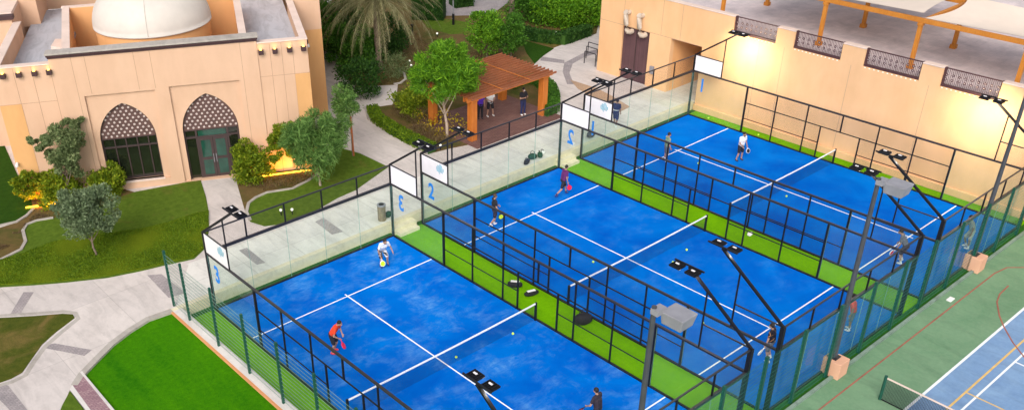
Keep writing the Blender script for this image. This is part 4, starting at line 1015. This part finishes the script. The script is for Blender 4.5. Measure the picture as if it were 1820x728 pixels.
# ------------------------------------------------------------------ small garden things
for (x, y), lab in zip([(25.69, 18.30), (25.18, 17.47), (24.39, 16.00), (34.71, 23.99), (31.24, 21.83), (22.64, 13.19), (17.72, 5.50), (6.47, 4.78), (6.93, 4.45), (20.05, 18.23), (38.09, 15.90)], (
    'small white garden light left of the bright green tree, upper of the pair', 'small white garden light left of the bright green tree, lower of the pair', 'small white garden light low at the left edge of the bright green tree',
    'small white garden light near the foot of the tall thin lamp pole', 'small white garden light above the bright green tree', 'white garden light among the yellow green shrub', 'white garden light on the grass just behind the middle court lamp',
    'pale garden light on the small lawn behind cage 3, left one', 'warm garden light on the small lawn behind cage 3, right one', 'white garden light on the path edge by the rear wing', 'small white garden light under the tall bright shrubs')):
    e = empty('garden_light', (x, y, .5), 0, lab, 'garden light', 'small garden lights')
    MB().tube([(0, 0, 0), (0, 0, .28)], .03, 8).build('stem', 'steel', e); MB().sph((0, 0, .32), .075, 10).build('globe', 'globe', e)
e = empty('lamp_pole', (34.25, 23.4, .5), 0, 'tall thin pale lamp pole with a black foot at the top of the garden', 'lamp post')
MB().tube([(0, 0, 0), (0, 0, .9)], .10, 8).build('foot', 'steel', e); MB().tube([(0, 0, .9), (0, 0, 6)], .04, 8).build('pole', 'grey', e)
MB().sph((0, 0, 6.2), .25, 12, 0, (1, 1, .5)).build('lamp_shade', 'grey', e)
(x, y), = [(30.30, 23.69)]
e = empty('bollard', (x, y, .5), 0, 'thin black bollard on the bare soil right of the palm', 'bollard'); MB().tube([(0, 0, 0), (0, 0, .7)], .06, 8).build('stem', 'steel', e); MB().box(-.09, .09, -.09, .09, .7, .82).build('head', 'steel', e)
for k, (x, y0, lab) in enumerate(((35.1-.1, 9.1, 'nearest bent black bike rack hoop beside the club building'), (35.9, 9.75, 'middle bent black bike rack hoop beside the club building'), (36.7, 10.3, 'farthest bent black bike rack hoop beside the club building'))):
    m_ = MB(); m_.tube([(x, y0, .5), (x, y0, 1.35), (x, y0+.03, 1.38), (x, y0+1.0, 1.38), (x, y0+1.03, 1.35), (x, y0+1.03, .5)], .03, 8)
    tag(m_.build('bike_rack', 'steel'), lab, 'bike rack', 'bike racks')
e = empty('litter_bin', (10.0, .95, .507), 0, 'round brown metal litter bin at the terrace edge behind cage 3', 'bin')
MB().tube([(0, 0, 0), (0, 0, .82)], [.20, .21], 20).build('drum', 'binm', e)
m_ = MB(); m_.tube([(0, 0, .82), (0, 0, .88)], [.23, .22], 20); m_.tube([(0, 0, .881), (0, 0, .885)], [.14, .14], 16, 1); m_.build('rim', ['grey', 'black'], e)
def bag(x, y, z, l, w_, h, rz, mat, label, strap=True, name='bag'):
    e = empty(name, (x, y, z), rz, label, 'bag', 'bags lying about')
    m_ = MB(); n = 12; vs = []; fs = []
    for i in range(7):
        t = i/6; s = math.sin(math.pi*(.08+.84*t))**.5
        for k in range(n):
            a = 2*math.pi*k/n; c_, s_ = math.cos(a), math.sin(a)
            vs.append(((t-.5)*l, w_/2*s*math.copysign(abs(c_)**.6, c_), h/2+h/2*s*math.copysign(abs(s_)**.6, s_)))
    for i in range(6):
        for k in range(n): fs.append((i*n+k, i*n+(k+1) % n, (i+1)*n+(k+1) % n, (i+1)*n+k))
    fs.append(tuple(range(n))[::-1]); fs.append(tuple(6*n+k for k in range(n)))
    m_.add(vs, fs, 0, True); m_.build('body', mat, e)
    if name == 'racket_bag': MB().box(-l*.3, l*.3, -w_*.18, w_*.30, h*.985, h*1.02).build('side_panel', 'white', e)
    if strap and name == 'bag':
        s = MB(); s.tube([(-l*.28, 0, h*.95), (-l*.2, .05, h*1.25), (0, .09, h*1.35), (l*.2, .05, h*1.25), (l*.28, 0, h*.95)], .018, 6); s.build('strap', 'black', e)
    return e
bag(10.45, 1.0, .51, .42, .28, .30, .3, 'darkgreen', 'small dark green bag beside the brown litter bin', False)
bag(20.1, .85, .51, .62, .3, .22, .5, 'black', 'dark bag lying on the terrace edge behind cage 2, leftmost of the group')
bag(20.75, 1.05, .51, .5, .3, .34, -.4, 'darkgreen', 'dark green bag standing in the middle of the group on the terrace edge')
bag(21.25, .95, .51, .45, .3, .3, .9, 'darkgreen', 'dark green bag on the terrace edge, close to the white bag')
bag(21.65, 1.15, .51, .4, .28, .2, .2, 'white', 'white bag on the terrace edge, rightmost of the group')
bag(25.5, .95, .51, .6, .38, .34, .1, 'black', 'black sports bag on the terrace beside the man in navy', True)
bag(23.9, .62+.3, .51, .5, .3, .12, .7, 'white', 'flat white bag on the terrace beyond the steps of cage 1', False)
bag(11.15, -7.45, 0, .66, .32, .27, -.9, 'black', 'black and white racket bag on the green strip, nearer the terrace', True, 'racket_bag')
bag(11.2, -8.45, 0, .66, .30, .22, -.3, 'black', 'black racket bag with pale stripe lying flat on the green strip', True, 'racket_bag')
bag(11.25, -11.5, 0, .75, .5, .48, -.5, 'black', 'large dark duffel bag on the green strip under the middle cage fence', True)
bag(23.1, -11.7, 0, .4, .24, .12, .3, 'white', 'small white and black bag on the green strip between cages 2 and 1', False)
tag(MB().box(24.35, 24.75, -21.0, -20.78, .004, .06).build('towel', 'white', bevel=.02), 'folded white towel on the green ground outside the fence kerb', 'towel')
GB = 'loose padel balls'
for (x, y), lab, z in ((( 5.56, -9.8), 'yellow ball on court 3 just left of the net line', .012), ((8.43, -9.78-.35), 'yellow green ball beside the net post of court 3', .012), ((15.35, -8.4), 'pale ball on court 2 between the T and the net', .012),
    ((19.53, -10.6), 'ball on court 2 right behind the net, farther one', .012), ((18.11, -10.9), 'ball on court 2 behind the net, nearer one', .012), ((27.97, -4.99), 'ball on court 1 near the man in green', .012),
    ((28.0, -10.6), 'pale ball on court 1 beyond the net', .012), ((33.95, -1.3), 'ball on the green strip at the foot of the club wall', 0), ((33.95, -4.9), 'ball on the green strip under the second wall bay', 0), ((15.0, -14.9), 'small pale ball on court 2 in front of the far service line', .012)):
    o = MB().sph((0, 0, 0), .055, 12).build('padel_ball', 'ball'); o.location = (x, y, z+.055); tag(o, lab, 'ball', GB)

# garden strip lights
m_ = MB().bar((8.1, 9.28, .62), (10.53, 8.15, .62), .06, .06); tag(m_.build('strip_light', 'amber'), 'glowing amber light strip at the foot of the shrubs right of the door', 'light strip', 'amber light strips')
l = lamp(9.25, 8.45, .66, 60, 2.5, (1, .40, .03), (R(150), 0, R(-25)), .15); l.name = 'strip_glow'
m_ = MB().bar((-3.1, 14.35, .62), (-1.7, 13.75, .62), .06, .06); tag(m_.build('strip_light', 'amber'), 'glowing amber light strip under the shrubs at the left building corner', 'light strip', 'amber light strips')
l = lamp(-2.45, 13.9, .62, 110, 1.5, (1, .33, .02), (R(130), 0, R(-25)), .15); l.name = 'strip_glow'

n_ = empty('tennis_net', (15.82, -22.35, 0), 0, 'dark tennis net with cream top cord and green post at the bottom right', 'net')
MB().tube([(0, 0, 0), (0, 0, 1.10)], .06, 12).build('post', 'gpost', n_)
m_ = MB(); m_.box(-.012, .012, -14, -.05, .99, 1.05); m_.build('cord', 'cap', n_); MB().box(-.02, .02, -14, -.06, .02, .05).build('base_rail', 'steel', n_)
g = MB().add([(0, -.05, .03), (0, -14, .03), (0, -14, 1.0), (0, -.05, 1.0)], [(0, 1, 2, 3)]); g.build('net_mesh', 'nety', n_)

# ------------------------------------------------------------------ people
def skin_c(): return (.42, .235, .165)
M['skin'] = plain('skin', (.42, .235, .165), .55, .06, 8, .05)
M['skin_d'] = plain('skin_darker', (.27, .145, .095), .55, .06, 8, .05)
M['hair'] = plain('dark_hair', (.014, .010, .008), .6, .3, 20)
M['hair_b'] = plain('brown_hair', (.07, .04, .025), .6, .3, 20)
def cloth(name, c, rough=.85): M[name] = plain(name, c, rough, .15, 9, .3); return name
for n_, c_ in (('c_white', (.80, .80, .80)), ('c_red', (.85, .065, .020)), ('c_pinkred', (.80, .05, .06)), ('c_black', (.018, .018, .025)), ('c_purple', (.115, .018, .115)), ('c_navy', (.018, .025, .09)),
               ('c_dark', (.03, .022, .035)), ('c_grey', (.12, .13, .16)), ('c_pale', (.50, .48, .42)), ('c_violet', (.10, .03, .45)), ('c_khaki', (.33, .33, .30)), ('c_blueshoe', (.02, .05, .22)), ('c_sock', (.75, .75, .75))): cloth(n_, c_)
def pattern(name, c1, c2, sc=9, lo=.47):
    m, nt = new_mat(name); v = objco(nt); f = noise(nt, v, sc, 2, .5, .6)
    M[name] = finish(m, nt, ramp(nt, f, [(lo, c1), (lo+.04, c2)]), .85, spec=.2); return name
pattern('p_bw', (.02, .02, .03, 1), (.6, .6, .62, 1), 9, .50); pattern('p_camo', (.16, .24, .16, 1), (.34, .33, .26, 1), 8, .5)
pattern('p_black_print', (.02, .018, .03, 1), (.38, .18, .08, 1), 7, .58)

def caps(mb, p0, p1, r0, r1=None, n=12):
    r1 = r0 if r1 is None else r1
    mb.tube([p0, p1], [r0, r1], n); mb.sph(p0, r0, n); mb.sph(p1, r1, n)
def remeshed(mb, name, mat, parent, vox, smooth=3, keep_slots=None):
    o = mb.build('tmp', mat); r = o.modifiers.new('r', 'REMESH'); r.mode = 'VOXEL'; r.voxel_size = vox; r.use_smooth_shade = True
    s = o.modifiers.new('s', 'SMOOTH'); s.factor = .5; s.iterations = smooth
    dg = bpy.context.evaluated_depsgraph_get(); me = bpy.data.meshes.new_from_object(o.evaluated_get(dg)); bpy.data.objects.remove(o)
    me.name = name; q = bpy.data.objects.new(name, me); COL.objects.link(q); q.parent = parent; return q
def person(x, y, z, rz, label, J=None, lean=0, turn=0, shirt='c_white', legs='c_black', long=False, shoes='c_white', skin='skin', hair='hair', sleeves=.6, longsleeve=False, sock=True, mask=False, scale=1.0, beard=False, stripe=None):
    e = empty('person', (x, y, z), rz, label, 'person'); e.scale = (scale,)*3
    D = dict(pelvis=(0, 0, .95), chest=(0, 0, 1.27), neck=(0, 0, 1.46), head=(0, .03, 1.64), ls=(-.185, 0, 1.42), rs=(.185, 0, 1.42), le=(-.25, -.02, 1.14), re=(.25, -.02, 1.14),
             lw=(-.26, .10, .90), rw=(.26, .10, .90), lh=(-.095, 0, .91), rh=(.095, 0, .91), lk=(-.11, .03, .50), rk=(.11, .03, .50), la=(-.12, 0, .09), ra=(.12, 0, .09))
    if J: D.update(J)
    up = ('chest', 'neck', 'head', 'ls', 'rs', 'le', 're', 'lw', 'rw')
    P = {k: Vector(v) for k, v in D.items()}
    if lean:
        c = P['pelvis'].copy(); rt = Matrix.Rotation(-lean, 3, 'X')
        for k in up: P[k] = c+rt@(P[k]-c)
    b_ = MB()
    for s in (-.055, .055):
        o_ = Vector((s, 0, 0)); caps(b_, P['pelvis']+o_, P['chest']+o_*1.25, .105, .115)
    caps(b_, P['chest'], P['neck'], .10, .055); caps(b_, P['neck'], P['head'], .052, .056)
    caps(b_, P['ls'], P['rs'], .058)
    b_.sph(P['head'], .1, 16, 0, (.80, .95, 1.18)); b_.sph(P['head']+Vector((0, .095, -.015)), .018, 8); b_.sph(P['head']+Vector((0, .06, -.07)), .045, 8)
    for s in (-1, 1): b_.sph(P['head']+Vector((s*.082, -.005, -.01)), .022, 8)
    fw = Vector((0, 1, 0))
    for a in 'lr':
        caps(b_, P[a+'s'], P[a+'e'], .05, .04); caps(b_, P[a+'e'], P[a+'w'], .04, .026)
        caps(b_, P[a+'h'], P[a+'k'], .088, .056); caps(b_, P[a+'k']+Vector((0, -.01, -.06)), P[a+'a'], .056, .036)
        b_.sph(P[a+'a']+Vector((0, .05, -.035)), .05, 10, 0, (.8, 1.9, .8))
        d = (P[a+'w']-P[a+'e']).normalized(); sd = d.cross(Vector((0, 1, .2))).normalized() if abs(d.y) < .95 else Vector((1, 0, 0))
        cu = (fw-d*fw.dot(d)); cu = cu.normalized() if cu.length > .05 else Vector((0, 0, -1))
        caps(b_, P[a+'w'], P[a+'w']+d*.075, .030, .034)
        for k in range(4):
            f0 = P[a+'w']+d*.09+cu*((k-1.5)*.021); l_ = (.055, .068, .064, .05)[k]; s_ = sd*(.3 if a == 'l' else -.3)
            caps(b_, f0, f0+(d+s_*.5).normalized()*l_*.5, .011, .010, 8); caps(b_, f0+(d+s_*.5).normalized()*l_*.5, f0+(d+s_*2).normalized()*l_, .010, .009, 8)
        t0 = P[a+'w']+d*.03+cu*.028; caps(b_, t0, t0+(d*.6+cu).normalized()*.05, .013, .011, 8)
    body = remeshed(b_, 'body', skin, e, .012, 2)
    h_ = MB(); h_.sph(P['head']+Vector((0, -.014, .030)), .103, 16, 0, (.86, .98, 1.06)); hr = h_.build('hair', hair, e)
    f_ = MB()
    for s in (-1, 1): f_.sph(P['head']+Vector((s*.032, .082, .008)), .012, 8)
    f_.sph(P['head']+Vector((0, .088, -.052)), .016, 8, 0, (1.6, .6, .35)); f_.build('eyes_and_mouth', 'hair', e)
    if beard: MB().sph(P['head']+Vector((0, .045, -.078)), .062, 12, 0, (1, .85, .75)).build('beard', hair, e)
    if mask: MB().sph(P['head']+Vector((0, .062, -.045)), .058, 12, 0, (1.1, .8, .85)).build('face_mask', 'c_white', e)
    s_ = MB()
    for s in (-.06, .06):
        o_ = Vector((s, 0, 0)); caps(s_, P['pelvis']+o_+Vector((0, 0, -.03)), P['chest']+o_*1.25, .122, .130)
    caps(s_, P['ls'], P['rs'], .078); caps(s_, P['chest'], P['neck']+(P['chest']-P['neck'])*.35, .12, .075)
    for a in 'lr':
        f = 1.0 if longsleeve else sleeves; caps(s_, P[a+'s'], P[a+'s'].lerp(P[a+'e'], f), .073, .064)
        if longsleeve: caps(s_, P[a+'e'], P[a+'w'], .055, .040)
    so = remeshed(s_, 'shirt', shirt, e, .017, 3)
    if stripe: MB().tube([P['pelvis'].lerp(P['chest'], .45), P['pelvis'].lerp(P['chest'], .57)], [.185, .187], 20, 0, False).build('stripe', stripe, so)
    t_ = MB()
    caps(t_, P['pelvis']+Vector((-.06, 0, 0)), P['pelvis']+Vector((.06, 0, 0)), .128)
    for a in 'lr':
        caps(t_, P[a+'h'], P[a+'h'].lerp(P[a+'k'], 1.0 if long else .86), .108, .078 if long else .092)
        if long: caps(t_, P[a+'k'], P[a+'a'], .075, .06)
    remeshed(t_, 'trousers' if long else 'shorts', legs, e, .017, 3)
    for a in 'lr':
        k = MB(); k.sph(P[a+'a']+Vector((0, .055, -.045)), .055, 12, 0, (.85, 2.25, .85)); k.sph(P[a+'a']+Vector((0, -.01, -.02)), .055, 10, 0, (.9, 1, 1)); k.build('shoe', shoes, e)
        if sock and not long:
            MB().tube([P[a+'a']+Vector((0, 0, -.02)), P[a+'a'].lerp(P[a+'k'], .24)], [.042, .047], 10).build('sock', 'c_sock' if sock is True else sock, e)
    return e, P
def racket(e, P, hand, d, label, face, edge='c_black', flat=(0, 1, 0)):
    bpy.context.view_layer.update()
    w_ = e.matrix_world@P[hand]; el = e.matrix_world@P[hand[0]+'e']; dd = (e.matrix_world.to_3x3()@Vector(d)).normalized()
    hp = w_+(w_-el).normalized()*.07
    nn = (e.matrix_world.to_3x3()@Vector(flat)); nn = (nn-dd*nn.dot(dd)).normalized(); s = dd.cross(nn)
    r = empty('padel_racket', hp, 0, label, 'racket', 'padel rackets')
    m_ = MB(); m_.tube([-dd*.06, dd*.12], [.018, .016], 10); m_.bar(dd*.10, dd*.17+s*.06, .02, .02); m_.bar(dd*.10, dd*.17-s*.06, .02, .02); m_.build('handle', edge, r)
    def ring(rr, hh, mat, nm, holes=False):
        c = dd*.29; n = 28; vs = []
        for q in (-1, 1):
            for k in range(n):
                a = 2*math.pi*k/n; vs.append(c+dd*math.cos(a)*rr*1.08+s*math.sin(a)*rr+nn*q*hh)
        fs = [tuple(range(n))[::-1], tuple(range(n, 2*n))]+[(k, (k+1) % n, n+(k+1) % n, n+k) for k in range(n)]
        m_ = MB(); m_.add(vs, fs); return m_.build(nm, mat, r)
    ring(.130, .017, edge, 'frame'); ring(.112, .021, face, 'face')
    return r
def face_to(dx, dy): return math.atan2(-dx, dy)
M['c_lime'] = plain('racket_lime', (.55, .85, .02), .5, .1); M['c_rr'] = plain('racket_red', (.85, .02, .06), .5, .1); M['c_yel'] = plain('racket_yellow', (.6, .75, .03), .5, .1)

e, P = person(7.82, -1.95, .012, face_to(-.25, -1), 'man in a white shirt and patterned shorts crouching near the back glass of court 3', dict(lk=(-.17, .16, .50), rk=(.16, .22, .50), la=(-.22, .05, .09), ra=(.17, .10, .09), pelvis=(0, -.12, .84), lh=(-.1, -.1, .82), rh=(.1, -.1, .82),
     le=(-.36, .05, 1.10), lw=(-.42, .22, .93), re=(.28, .12, 1.08), rw=(.20, .30, .86)), R(28), shirt='c_white', legs='p_bw', shoes='c_blueshoe', sock=False, beard=True)
racket(e, P, 'rw', (-.1, .25, -1), 'lime green racket held low by the man in the white shirt on court 3', 'c_lime', 'c_white')
e, P = person(2.05, -6.15, .012, face_to(.45, -.75), 'man in a bright orange red shirt bending forward on court 3', dict(lk=(-.14, .12, .50), rk=(.14, .12, .50), la=(-.16, -.02, .09), ra=(.15, .0, .09), le=(-.30, .15, 1.16), lw=(-.16, .36, 1.10), re=(.30, .15, 1.14), rw=(.12, .38, 1.05)), R(32),
     shirt='c_red', legs='c_black', shoes='c_pinkred', sock=False)
racket(e, P, 'rw', (.3, .5, -.7), 'pink red racket held by the man in orange red', 'c_rr', 'c_rr')
e, P = person(6.6, -16.4, .012, face_to(-.1, 1), 'man in a dark shirt seen from behind at the bottom edge of court 3', dict(re=(.33, .1, 1.16), rw=(.26, .30, 1.02), le=(-.33, .08, 1.16), lw=(-.24, .30, 1.02)), R(10), shirt='c_dark', legs='c_black', shoes='c_white')
racket(e, P, 'lw', (-.3, .6, -.7), 'orange racket held by the man at the bottom edge', 'c_red', 'c_black')
e, P = person(14.42, -2.58, .012, face_to(.9, -.35), 'person in black shirt and shorts walking at the back of court 2', dict(lk=(-.10, .12, .50), la=(-.10, .02, .09), rk=(.10, -.02, .50), ra=(.10, -.28, .12), le=(-.24, .10, 1.16), lw=(-.22, .28, 1.0), re=(.24, 0, 1.14), rw=(.25, .14, .92)),
     0, shirt='c_black', legs='c_dark', shoes='c_white', hair='hair_b')
racket(e, P, 'rw', (0, .25, -1), 'lime yellow racket hanging from the hand of the person in black', 'c_yel', 'c_black', (1, 0, 0))
e, P = person(19.42, -2.55, .012, face_to(1, -.25), 'man in a purple shirt striding in the corner of court 2', dict(pelvis=(0, 0, .90), lh=(-.095, 0, .87), rh=(.095, 0, .87), lk=(-.10, .24, .50), la=(-.10, .30, .09), rk=(.10, -.12, .50), ra=(.10, -.48, .16), le=(-.25, .12, 1.12), lw=(-.22, .32, 1.02), re=(.25, .02, 1.10), rw=(.26, .14, .88)),
     R(12), shirt='c_purple', legs='c_black', shoes='c_blueshoe', sock='c_navy')
racket(e, P, 'rw', (0, .35, -1), 'red racket hanging from the hand of the man in purple', 'c_rr', 'c_rr', (1, 0, 0))
e, P = person(14.80, -18.2, .012, face_to(-.2, 1), 'man in a black printed shirt from behind at the far left corner of court 2', dict(le=(-.28, .05, 1.15), lw=(-.34, .12, .90), lk=(-.13, .08, .5), la=(-.16, -.06, .09), rk=(.13, .1, .5), ra=(.18, .0, .09)), R(8), shirt='p_black_print', legs='c_grey', shoes='c_white', skin='skin')
racket(e, P, 'lw', (-.5, .3, -.7), 'white racket in the left hand of the man in the black printed shirt', 'c_white', 'c_white')
e, P = person(19.15, -19.2, .012, face_to(-.4, 1), 'man in a coral red shirt and grey shorts behind the end glass of court 2', dict(re=(.30, .14, 1.16), rw=(.30, .36, 1.05)), R(14), shirt='c_pinkred', legs='c_grey', shoes='c_white', skin='skin_d')
racket(e, P, 'rw', (.1, .4, -1), 'grey racket held low by the man in coral red', 'c_grey', 'c_sock')
e, P = person(26.9, -3.5, .012, face_to(.9, -.5), 'man in a grey green camouflage shirt at the back of court 1', dict(re=(.26, .0, 1.14), rw=(.27, .12, .90), le=(-.25, .1, 1.14), lw=(-.24, .30, 1.0)), R(3), shirt='p_camo', legs='c_grey', shoes='c_white')
racket(e, P, 'lw', (-.1, .9, -.35), 'dark racket held in front of the man in camouflage', 'c_grey', 'c_black')
e, P = person(30.1, -6.2, .012, face_to(-.2, -1), 'man in a white shirt and black shorts standing on court 1 near the side fence', dict(lk=(-.13, .06, .50), la=(-.15, .02, .09), rk=(.13, .04, .5), ra=(.20, -.02, .09), le=(-.27, .03, 1.14), lw=(-.32, .12, .92), re=(.24, .08, 1.14), rw=(.12, .24, .96)), R(8), shirt='c_white', legs='c_black', shoes='c_dark', sock=False, beard=True)
racket(e, P, 'lw', (-.2, .3, -1), 'small dark racket of the man in white on court 1', 'c_black', 'c_sock')
e, P = person(26.0, -17.9, .012, face_to(-.35, 1), 'man in dark grey with long white socks crouching behind the far corner of court 1', dict(pelvis=(0, -.05, .88), lh=(-.1, -.05, .85), rh=(.1, -.05, .85), lk=(-.17, .12, .5), la=(-.20, 0, .09), rk=(.17, .12, .5), ra=(.20, 0, .09), le=(-.30, .12, 1.16), lw=(-.36, .3, 1.0), re=(.30, .12, 1.16), rw=(.34, .3, 1.0)), R(25), shirt='c_grey', legs='c_dark', shoes='c_white')
racket(e, P, 'lw', (-.8, .4, -.2), 'red and white racket held by the man in dark grey', 'c_rr', 'c_white')
e, P = person(29.6, -19.3, .012, face_to(-.6, 1), 'man in a pale khaki shirt behind the end glass of court 1', dict(re=(.30, .14, 1.16), rw=(.30, .36, 1.05), rk=(.12, .2, .5), ra=(.14, .05, .1)), R(18), shirt='c_khaki', legs='c_pale', shoes='c_white', skin='skin_d')
person(27.72, 1.0, .507, face_to(.7, .25), 'man in navy with a pale waist stripe walking on the terrace', dict(rk=(.10, -.02, .5), ra=(.10, -.16, .10), lk=(-.1, .10, .5), la=(-.1, .12, .09), re=(.24, .02, 1.14), rw=(.24, .12, .90)), R(2), shirt='c_navy', legs='c_navy', shoes='c_white', skin='skin_d', beard=True, stripe='c_sock')
person(22.55, 7.4, .545, face_to(-.5, -1), 'person in a violet top and black trousers behind the front left pergola post', None, 0, shirt='c_violet', legs='c_black', long=True, shoes='c_dark')
person(23.3, 7.3, .545, face_to(-.3, -1), 'person in a white top and black shorts standing under the pergola roof', dict(lk=(-.16, .02, .5), la=(-.20, 0, .09), rk=(.16, .02, .5), ra=(.20, 0, .09), lw=(-.10, .25, 1.10), rw=(.10, .25, 1.10), le=(-.27, .06, 1.14), re=(.27, .06, 1.14)), 0, shirt='c_white', legs='c_black', shoes='c_white', sock=False)
e, P = person(24.95, 6.1, .545, face_to(-.2, -1), 'masked person in a black top and navy trousers looking at a phone under the pergola', dict(lw=(-.06, .28, 1.22), rw=(.08, .28, 1.20), le=(-.27, .08, 1.14), re=(.27, .08, 1.12)), 0, shirt='c_black', legs='c_navy', long=True, shoes='c_white', mask=True, hair='hair')
bpy.context.view_layer.update(); ph = e.matrix_world@(P['lw']+Vector((.07, .10, .03)))
o = MB().box(-.04, .04, -.006, .006, -.07, .07).build('mobile_phone', 'black'); o.location = ph; tag(o, 'dark phone held by the masked person under the pergola', 'phone')

# ------------------------------------------------------------------ world, sun, camera
wd = bpy.data.worlds.new('World'); scene.world = wd; wd.use_nodes = True; nt = wd.node_tree
bg = nt.nodes['Background']; sky = nt.nodes.new('ShaderNodeTexSky'); sky.sky_type = 'NISHITA'; sky.sun_disc = False
SE, SA = 38, 232       # sun elevation, compass azimuth the light comes from (from +Y clockwise)
sky.sun_elevation = R(SE); sky.sun_rotation = R(SA); sky.air_density = 1.0; sky.dust_density = 3.0; sky.ozone_density = .6
hs = nt.nodes.new('ShaderNodeHueSaturation'); hs.inputs['Saturation'].default_value = .30
nt.links.new(sky.outputs[0], hs.inputs['Color']); nt.links.new(hs.outputs[0], bg.inputs[0]); bg.inputs[1].default_value = .15
sl = bpy.data.lights.new('sun', 'SUN'); sl.energy = 1.15; sl.angle = R(32); sl.color = (1, .90, .80)
so = bpy.data.objects.new('sun', sl); COL.objects.link(so)
dv = Vector((math.sin(R(SA))*math.cos(R(SE)), math.cos(R(SA))*math.cos(R(SE)), math.sin(R(SE))))
so.rotation_euler = dv.to_track_quat('Z', 'Y').to_euler()
cam = bpy.data.cameras.new('camera'); co = bpy.data.objects.new('camera', cam); COL.objects.link(co); scene.camera = co
co.matrix_world = Matrix(((0.765336, 0.355189, -0.536751, -14.68316), (-0.643355, 0.397772, -0.654119, -33.22793), (-0.018832, 0.845942, 0.532942, 22.79886), (0, 0, 0, 1)))
cam.sensor_fit = 'HORIZONTAL'; cam.sensor_width = 36; cam.lens = 33.1853
cam.shift_x = 0.07490; cam.shift_y = 0.08264
cam.clip_start = .5; cam.clip_end = 1000
scene.view_settings.view_transform = 'Standard'; scene.view_settings.look = 'None'; scene.view_settings.gamma = 1
scene.view_settings.exposure = .45
scene.cycles.max_bounces = 8; scene.cycles.transparent_max_bounces = 40
scene.cycles.diffuse_bounces = 3
